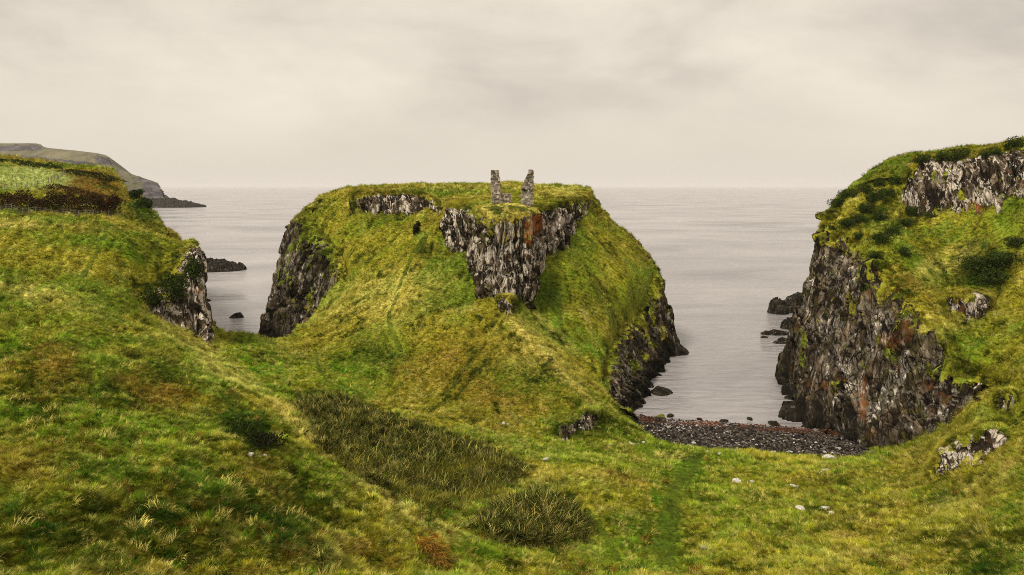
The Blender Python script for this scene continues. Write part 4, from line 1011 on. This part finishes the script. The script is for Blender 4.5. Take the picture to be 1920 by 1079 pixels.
# sea rocks: each with its own outline and size
def sea_rock(name, outline, Y, depth, label, seed, cat='sea rock', flatten=1.0):
    """outline: (px, py) of the top profile from left to right; the body falls to the water in front and behind"""
    pr = [P(px, py, Y) for px, py in outline]
    xs = np.linspace(pr[0][0], pr[-1][0], 90); zs = np.interp(xs, [a[0] for a in pr], [a[2] for a in pr])
    K = 40; t = np.linspace(-1, 1, K)
    V = np.zeros((len(xs), K, 3)); V[..., 0] = xs[:, None]; env = np.clip(np.sin(np.linspace(0.02, 0.98, len(xs)) * math.pi), 0, 1) ** 0.5
    V[..., 1] = Y + t[None] * depth * env[:, None]
    prof = np.sqrt(np.clip(1 - np.abs(t) ** 2.2, 0, 1))
    V[..., 2] = (zs[:, None] + 0.8) * prof[None] - 0.8
    f1, f2, cid = worley(V[..., 0] / (depth * .45) + seed, V[..., 1] / (depth * .45) + V[..., 2] / (depth * .5), seed)
    k = min(1.0, depth / 3)
    kz = min(1.0, depth / 3) * max(1.0, depth / 5)
    V[..., 2] += ((0.7 * (cid - .5) - 0.45 * (1 - sstep(0, .15, f2 - f1))) * kz + 0.6 * kz * fbm(V, 1.1 / kz, 5, seed, .6)) * np.clip(zs[:, None] / 2, .25, 1)
    V[..., 1] += 0.4 * k * fbm(V, 0.9 / k, 3, seed + 3)
    o = mesh_np(name, V.reshape(-1, 3), grid_faces(len(xs), K), M_SKERRY, smooth=False)
    return tag(o, label, cat)
sea_rock('rocky_islet', [(345,502),(368,492),(392,485),(406,485.5),(420,490),(428,493),(434,492.5),(444,495.5),(452,498),(459,502)], 289, 9, 'long low grey rock islet tapering to the right beyond the left crag', 21)
sea_rock('sea_rock', [(428,597),(434,592),(441,588),(449,586),(453,589),(457,595)], 184, 1.6, 'small lone dark rock in the inlet left of the headland', 22)
sea_rock('sea_rock', [(1440,586),(1443,572),(1450,561),(1457,557.5),(1464,561),(1470,567),(1478,580)], 191, 3.2, 'dark humped boulder standing in the sea, left of the bigger striped one', 23)
sea_rock('sea_rock', [(1462,585),(1472,566),(1482,556),(1498,549),(1514,546),(1530,548),(1548,560),(1560,585)], 194, 5.5, 'biggest dark striped boulder half hidden by the right cliff', 24)
sea_rock('sea_rock', [(1464,613),(1467,602),(1474,597),(1486,596),(1500,600),(1512,612)], 170, 2.4, 'rounded dark boulder against the right cliff below the biggest one', 25)
sea_rock('skerry', [(1427,624),(1436,620),(1444,621),(1452,618),(1462,620),(1475,622),(1490,624)], 163, 1.6, 'long thin dark skerry, highest of the flat ones by the right cliff', 26)
sea_rock('skerry', [(1426,632),(1431,629.5),(1438,631),(1440,632)], 159.5, .6, 'tiny dark skerry just under the long thin one', 27)
sea_rock('skerry', [(1458,636),(1466,632),(1474,634),(1488,637)], 156.5, .9, 'short dark skerry between the two longer flat ones', 28)
sea_rock('skerry', [(1448,643),(1455,639),(1466,640),(1480,642),(1498,646)], 154, 1.6, 'lowest long dark skerry touching the right cliff', 29)
sea_rock('rock_shelf', [(1225,668),(1240,648),(1256,632),(1268,638),(1278,648),(1288,655),(1294,662)], 146.5, 4.5, 'dark tidal rock shelf running out from the headland foot', 30, 'rock')
sea_rock('rock_shelf', [(1212,742),(1222,734),(1236,726),(1248,728),(1258,733),(1262,737)], 117, 2.2, 'small dark tidal ledge at the headland foot above the beach', 31, 'rock')
sea_rock('rocky_point', [(272,392),(288,374),(318,373),(330,373.5),(340,376),(352,380),(368,382),(384,386)], 1160, 26, 'low dark rock point running out from the distant headland', 32, 'rock')

# ---------------------------------------------------------------- rock outcrops in the turf
def outcrop(px, py, wpx, hpx, label, seed, mat=None, name='rock_outcrop', n=7, cat='outcrop'):
    h, nn, t = at(px, py); k = t / F
    st = stone_mesh(name, mat or M_OUT, seed * 20, 1.0, 0.7, 1.0, 10, 5, .30)
    v = np.empty(len(st.data.vertices) * 3, np.float32); st.data.vertices.foreach_get('co', v); v = v.reshape(-1, 3).copy()
    f1, f2, cid = worley(v[:, 0] * 2.6 + seed, v[:, 2] * 1.5 + v[:, 1] * 2, seed)
    v *= (1 + 0.35 * (cid - .5) - 0.22 * (1 - sstep(0, .2, f2 - f1)))[:, None]
    v *= np.array((wpx * k * .52, wpx * k * .42, hpx * k * .56))
    st.data.vertices.foreach_set('co', v.ravel().astype(np.float32)); st.data.update()
    COL.objects.link(st); st.location = h + nn * (-0.18 * min(wpx, hpx) * k); st.rotation_euler = (R(4), R(6 if seed % 2 else -7), R(seed * 37 % 60 - 30))
    return tag(st, label, cat)
M_OUT = stone_material('outcrop_stone', 1.7, 1.3)
M_OUTD = stone_material('dark_outcrop_stone', 0.5, 0.6)
outcrop(824,1052,14,12,'small pale stone under the rusty tussock',12)

# ---------------------------------------------------------------- castle ruin
def masonry(name, prof, Y, thick, seed, parent, zlist, mat):
    """courses of rough blocks between a left and a right profile given in pixels (py, left px, right px)"""
    r = random.Random(seed); bm = bmesh.new()
    pys = [a[0] for a in prof][::-1]; lx = [a[1] for a in prof][::-1]; rx = [a[2] for a in prof][::-1]
    py = prof[-1][0]
    while py > prof[0][0] + 1.0:
        ch = r.uniform(2.2, 3.9); mid = py - ch / 2
        a, b = np.interp(mid, pys[::-1], lx[::-1]), np.interp(mid, pys[::-1], rx[::-1])
        xa, _, zt = P(a, py - ch, Y); xb, _, zb = P(b, py, Y)
        xx = xa + r.uniform(-.10, .08)
        while xx < xb - 0.06:
            wv = min(r.uniform(.22, .62), xb - xx + r.uniform(-.05, .05))
            wv = max(wv, .12)
            for (y0, y1) in ((Y - thick / 2, Y), (Y, Y + thick / 2)):
                j = lambda s=.035: r.uniform(-s, s)
                g = bmesh.ops.create_cube(bm, size=1.0)['verts']
                c = Vector((xx + wv / 2 + j(), (y0 + y1) / 2 + j(.07), (zt + zb) / 2 + j(.02)))
                for v in g: v.co = Vector((v.co.x * wv * .97 + j(), v.co.y * (y1 - y0) * r.uniform(.95, 1.1) + j(), v.co.z * (zt - zb) * 1.0 + j(.03))) + c
            xx += wv
        py -= ch
    bmesh.ops.bevel(bm, geom=list(bm.edges), offset=.03, segments=1, affect='EDGES', clamp_overlap=True)
    org = parent.location
    for v in bm.verts: v.co -= org
    me = bpy.data.meshes.new(name); bm.to_mesh(me); bm.free(); me.materials.append(mat)
    o = bpy.data.objects.new(name, me); COL.objects.link(o); o.parent = parent
    return o
def ruin_root(px, py, Y, label):
    o = bpy.data.objects.new('ruined_tower', None); o.location = P(px, py, Y); COL.objects.link(o); o.empty_display_size = .5
    return tag(o, label, 'ruin', 'castle tower remains on the crag')
YT = 124.0
t1 = ruin_root(932, 384, YT, 'tall thin stone pillar of the ruin with a low wall stub on its right')
masonry('pillar', [(321,920.5,934.5),(326,920.5,935),(332,921,937.5),(345,920,938.5),(360,921,939),(370,922,940),(386,922,944)], YT, 1.1, 31, t1, None, M_RUIN)
masonry('low_wall', [(362,938,958),(368,938.5,958.5),(375,940,958),(384,943,957)], YT + .2, .9, 32, t1, None, M_RUIN)
t2 = ruin_root(988, 392, YT - 1.5, 'broken triangular stone wall of the ruin with a sheer right edge')
masonry('pillar', [(320,991,1000.5),(328,988,1000.5),(338,984,1000.5),(348,981,1001),(356,977,1001),(364,976.5,1000.5),(375,977,1000.5),(384,978,1000),(397,980,1000)], YT - 1.5, 1.2, 33, t2, None, M_RUIN)
# ivy and turf caught on the broken face
def leaf_cloud(name, centre, rad, n, size, mat, seed, parent=None, flatb=0.0, lumps=6, link=True):
    r = np.random.default_rng(seed)
    lc = r.normal(size=(lumps, 3)); lc /= np.linalg.norm(lc, axis=1)[:, None]; lc *= r.uniform(.25, .75, (lumps, 1)); lr = r.uniform(.32, .6, lumps)
    k = r.integers(0, lumps, n); dd = r.normal(size=(n, 3)); dd /= np.linalg.norm(dd, axis=1)[:, None]
    p = lc[k] + dd * (lr[k] * r.uniform(.55, 1.05, n) ** .6)[:, None]
    p[:, 2] = np.where(p[:, 2] < flatb - .9, flatb - .9, p[:, 2])
    p = p * np.array(rad)
    a = r.normal(size=(n, 3)); a /= np.linalg.norm(a, axis=1)[:, None]; b = np.cross(a, r.normal(size=(n, 3))); b /= np.linalg.norm(b, axis=1)[:, None]
    s = (size * r.uniform(.6, 1.4, n))[:, None]
    V = np.stack([p - a * s, p + b * s * .5, p + a * s, p - b * s * .5], 1).reshape(-1, 3)
    o = mesh_np(name, V, np.arange(4 * n).reshape(-1, 4), mat, smooth=False, parent=parent, link=link); o.location = centre
    return o
h = Vector(P(982, 357, YT - 2.1)) - t2.location
leaf_cloud('ivy', h, (.45, .3, .28), 260, .07, M_GORSE, 61, t2)

# ---------------------------------------------------------------- shrubs
def stems(name, rad, nst, seed, parent, mat):
    r = random.Random(seed); bm = bmesh.new()
    for i in range(nst):
        a = r.uniform(0, 6.28); top = Vector((math.cos(a) * rad[0] * r.uniform(.2, .7), math.sin(a) * rad[1] * r.uniform(.2, .7), rad[2] * r.uniform(-.1, .6)))
        bot = Vector((top.x * .15, top.y * .15, -rad[2] * 1.1)); dv = top - bot
        g = bmesh.ops.create_cone(bm, cap_ends=True, segments=6, radius1=.05 * rad[2] + .02, radius2=.02, depth=dv.length)['verts']
        rm = dv.to_track_quat('Z', 'Y').to_matrix()
        for v in g: v.co = rm @ v.co + (top + bot) / 2
    me = bpy.data.meshes.new(name); bm.to_mesh(me); bm.free(); me.materials.append(mat)
    o = bpy.data.objects.new(name, me); COL.objects.link(o); o.parent = parent; return o
def shrub_thing(name, h, rad, n, size, mat, seed, label, cat, group=None, tiltx=0.0):
    o = bpy.data.objects.new(name, None); o.location = h; COL.objects.link(o); tag(o, label, cat, group)
    c = leaf_cloud('crown', (0, 0, rad[2] * .7), rad, n, size, mat, seed, o, lumps=16)
    s = stems('stem', rad, 5, seed, o, M_STEM); s.location = (0, 0, rad[2] * .8)
    return o
GP = [shrub_thing('gorse_bush', Vector((0, 0, 0)), (1.0, 1.0, .62), 2000, .055, M_GORSE, 700 + i, '', 'bush') for i in range(4)]
used = set()
def gorse(px, py, wpx, label, flat=1.0):
    h, nn, t = at(px, py); s = wpx / F * t / 2; i = random.randrange(4)
    if i not in used: used.add(i); o = GP[i]
    else:
        o = GP[i].copy(); COL.objects.link(o)
        for ch in GP[i].children:
            c = ch.copy(); COL.objects.link(c); c.parent = o
    o.location = h - Vector((0, 0, s * .1)); o.scale = (s, s, s * flat); o.rotation_euler = (0, 0, random.uniform(0, 6.3))
    return tag(o, label, 'bush', 'dark green gorse on the right hill')
GORSE = [
 (1900,281,44,'dark bush crowning the right end of the skyline crag'),(1868,289,24,'bush just left of the crowning one on the skyline crag'),(1846,294,24,'small bush on the skyline crag beside a russet patch'),
 (1800,298,40,'wide low bush at the middle of the skyline crag'),(1768,300,32,'low bush left of the middle of the skyline crag'),(1732,303,28,'bush at the left end of the skyline crag'),(1718,306,20,'smallest bush on the rounded left shoulder of the skyline crag'),
 (1680,345,30,'bush on the skyline hard against the left side of the crag'),(1650,350,30,'bush on the lower skyline, second left of the crag'),(1622,361,34,'bush on the lower skyline, third left of the crag'),(1592,372,38,'bush on the falling shoulder above the sea cliff'),
 (1570,388,36,'leftmost dark bush overhanging the sea cliff edge'),(1560,402,22,'small bush hanging just under the leftmost one'),
 (1640,378,44,'dark bush below the lower skyline'),(1665,370,36,'dark bush a little left of the crag foot'),(1625,398,40,'long dark bush on the upper slope above the cliff edge'),(1590,426,40,'dark bush right beside the top of the sea cliff'),(1610,416,36,'dark bush uphill of the one beside the cliff top'),
 (1650,412,36,'dark bush in the middle of the upper slope'),(1712,404,40,'dark bush under the left part of the crag'),(1700,424,34,'dark bush lower down under the left part of the crag'),(1745,408,24,'small bush under the middle of the crag'),
 (1652,455,44,'large dark bush just above the cliff edge'),(1672,440,36,'dark bush uphill of the large one above the cliff edge'),(1640,484,30,'dark bush at the lip of the cliff, below the large one'),(1612,448,28,'small dark bush on the cliff lip near its top'),(1694,478,30,'bush in the mid slope below the crag'),
 (1840,505,70,'broad dark thicket in the hollow of the right hill'),(1880,495,70,'broad dark thicket right of the hollow of the right hill'),(1860,530,64,'lower dark thicket in the hollow of the right hill'),(1905,462,40,'dark bush near the right picture edge above the thickets'),
]
for g in GORSE: gorse(*g, flat=.75 if g[2] > 50 else 1.0)
def bush(px, py, wpx, hpx, label, seed, mat, cat='bush', name='dark_bush', n=1500, group=None):
    h, nn, t = at(px, py); k = t / F
    return shrub_thing(name, h, (wpx * k / 2, wpx * k / 2, hpx * k / 1.7), n, max(.05, 1.9 * k), mat, seed, label, cat, group)
bush(779,441,15,24,'lone upright dark bush at the foot of the low crag',801,M_DARKBUSH,n=420)
bush(784,428,12,14,'small dark bush behind the lone upright one',802,M_DARKBUSH,n=200)
for i, (px, py, a, b, lb) in enumerate([
 (285,575,40,40,'dark green ivy bush hanging on the left part of the left crag'),(330,560,44,50,'dark green ivy bush at the middle of the left crag'),(362,525,34,44,'glossy green ivy bush under the top of the left crag'),
 (270,392,30,22,'dark green bush on the sea edge of the bracken hill'),(255,372,26,18,'dark bush on the bracken hill shoulder')]):
    bush(px, py, a, b, lb, 810 + i, M_GORSE, name='ivy_bush' if 'ivy' in lb else 'dark_bush', group='bushes on the left crag and hill edge')
bush(492,836,84,24,'low dark bramble overhanging three white stones on the left slope',830,M_DARKBUSH,name='bramble')
bush(455,812,60,22,'low dark bramble in the hollow above three white stones on the left slope',831,M_GORSE,name='bramble')
# russet bracken mass on the far left hill and the dark hedge below it
def strip_hedge(name, line, hgt, wid, n, mat, label, cat, seed, size=.16):
    pts = [at(*q)[0] for q in line]; o = bpy.data.objects.new(name, None); o.location = pts[0]; COL.objects.link(o); tag(o, label, cat)
    r = np.random.default_rng(seed); P3 = np.array(pts); s = r.uniform(0, len(pts) - 1.001, n); i = s.astype(int); f = (s - i)[:, None]
    c = P3[i] * (1 - f) + P3[i + 1] * f
    hh = hgt * (.9 + .22 * vnoise(s * 2.3, s * 0, s * 0, seed) + .2 * vnoise(s * 9.0, s * 0, s * 0, seed)) 
    a = r.uniform(0, math.pi, n); rr_ = np.sqrt(r.uniform(.35, 1, n))
    c[:, 1] += np.cos(a) * rr_ * wid; c[:, 2] += np.sin(a) * rr_ * hh - .1
    d1 = r.normal(size=(n, 3)); d1 /= np.linalg.norm(d1, axis=1)[:, None]; d2 = np.cross(d1, r.normal(size=(n, 3))); d2 /= np.linalg.norm(d2, axis=1)[:, None]
    sz = (size * r.uniform(.6, 1.4, n))[:, None]
    V = np.stack([c - d1 * sz, c + d2 * sz * .5, c + d1 * sz, c - d2 * sz * .5], 1).reshape(-1, 3) - P3[0]
    mesh_np('foliage', V, np.arange(4 * n).reshape(-1, 4), mat, smooth=False, parent=o)
    return o
strip_hedge('hedge', [(-60,392),(0,392),(60,394),(120,396),(180,399),(222,402)], 2.9, 1.5, 12000, M_BRACKEN, 'long dark russet hedge along the top of the left hillside', 'hedge', 71)
strip_hedge('bracken_bank', [(100,352),(135,358),(170,366),(205,374),(228,384)], .8, 4.0, 3000, M_BRACKEN, 'low russet bracken bank behind the hedge', 'bracken', 72)
strip_hedge('field_hedge', [(-40,300),(0,303),(40,309),(80,314),(115,319)], 1.3, .8, 3000, M_GORSE, 'low dark hedge along the top of the pale field', 'hedge', 73)
strip_hedge('bracken_ridge', [(125,322),(160,327),(195,334),(222,342),(240,356)], .9, 5, 3500, M_DARKBUSH, 'dark bracken growing along the ridge of the far left hill', 'bracken', 74)

# ---------------------------------------------------------------- fences on the left hill
def fence(line, n, hgt, label):
    pts = [at(*q)[0] for q in line]; o = bpy.data.objects.new('post_fence', None); o.location = pts[0]; COL.objects.link(o); tag(o, label, 'fence')
    seg = [0]
    for a, b in zip(pts[:-1], pts[1:]): seg.append(seg[-1] + (b - a).length)
    q = []
    for i in range(n):
        s = seg[-1] * i / (n - 1); x_ = [float(np.interp(s, seg, [v[k] for v in pts])) for k in range(3)]; x_[2] = drop(x_[0], x_[1]); q.append(Vector(x_))
    bm = bmesh.new(); bmesh.ops.create_cone(bm, cap_ends=True, segments=7, radius1=.07, radius2=.055, depth=hgt + .3)
    me = bpy.data.meshes.new('post'); bm.to_mesh(me); bm.free(); me.materials.append(M_POST)
    for v in q:
        po = bpy.data.objects.new('post', me); COL.objects.link(po); po.parent = o; po.location = v - pts[0] + Vector((0, 0, hgt / 2 - .1)); po.rotation_euler = (random.uniform(-.06, .06), random.uniform(-.06, .06), 0)
    bm = bmesh.new()
    for a, b in zip(q[:-1], q[1:]):
        for hz in (.4, .7, 1.0):
            A_, B_ = a - pts[0] + Vector((0, 0, hz)), b - pts[0] + Vector((0, 0, hz)); dv = B_ - A_
            g = bmesh.ops.create_cone(bm, segments=4, radius1=.012, radius2=.012, depth=dv.length)['verts']; rm = dv.to_track_quat('Z', 'Y').to_matrix()
            for v in g: v.co = rm @ v.co + (A_ + B_) / 2
    me = bpy.data.meshes.new('wire'); bm.to_mesh(me); bm.free(); me.materials.append(M_WIRE); wo = bpy.data.objects.new('wire', me); COL.objects.link(wo); wo.parent = o
fence([(-20,359),(20,355),(60,350),(95,344),(112,336),(122,326)], 22, 1.15, 'post and wire fence along the lower edge of the pale field')
fence([(-20,398),(60,402),(120,405),(180,408),(232,412)], 20, 1.15, 'post and wire fence below the russet hedge on the left hillside')

# ---------------------------------------------------------------- rusty eroded tussock on the near bank
M_RUSTG = blade_material('rusty_blades', .2)
m = 230
tq = rng.random(m); hp = [at(803 + 26 * t_ + rng.normal(0, 13) * (1 - .3 * t_), 1004 + 62 * t_ + rng.normal(0, 3))[0] for t_ in tq]
pp = np.array(hp)
VR = [tuft_mesh('hanging_grass', 16, .2, .8, 1.4, (20, 70), 1.5, .045, M_RUSTG, 440 + i, 4) for i in range(3)]
cc = np.where((rng.random(m) < np.where(tq < .25, .65, .25))[:, None], np.array((0.52, 0.23, 0.03)), np.where((rng.random(m) < .5)[:, None], np.array((.34, .235, .04)), np.array((.09, .062, .018)))) * np.exp(rng.normal(0, .3, m))[:, None]
o = scatter('rusty_tussock', pp, np.stack([np.zeros(m), np.zeros(m), rng.uniform(-1.9, -0.9, m)], 1), rng.uniform(.35, .7, m), rng.integers(0, 3, m), cc, VR, 'hanging rust orange tussock on the near bank', 'tussock')

# ---------------------------------------------------------------- sea air
bm = bmesh.new(); bmesh.ops.create_cube(bm, size=1.0)
for v in bm.verts: v.co = Vector((v.co.x * 61000, (v.co.y + .5) * 46000 - 400, (v.co.z + .5) * 166 - 40))
me = bpy.data.meshes.new('haze'); bm.to_mesh(me); bm.free()
m, N, L = newmat('sea_haze'); o = N.new('ShaderNodeOutputMaterial'); pv = N.new('ShaderNodeVolumePrincipled')
pv.inputs['Color'].default_value = (0.93, 0.92, 0.93, 1); pv.inputs['Density'].default_value = 0.00005; pv.inputs['Anisotropy'].default_value = 0.0
L.new(pv.outputs[0], o.inputs['Volume']); me.materials.append(m)
hz = bpy.data.objects.new('haze', me); COL.objects.link(hz)
tag(hz, 'thin pale sea haze softening the horizon and far headland', 'haze', kind='stuff')
SC.cycles.volume_bounces = 2
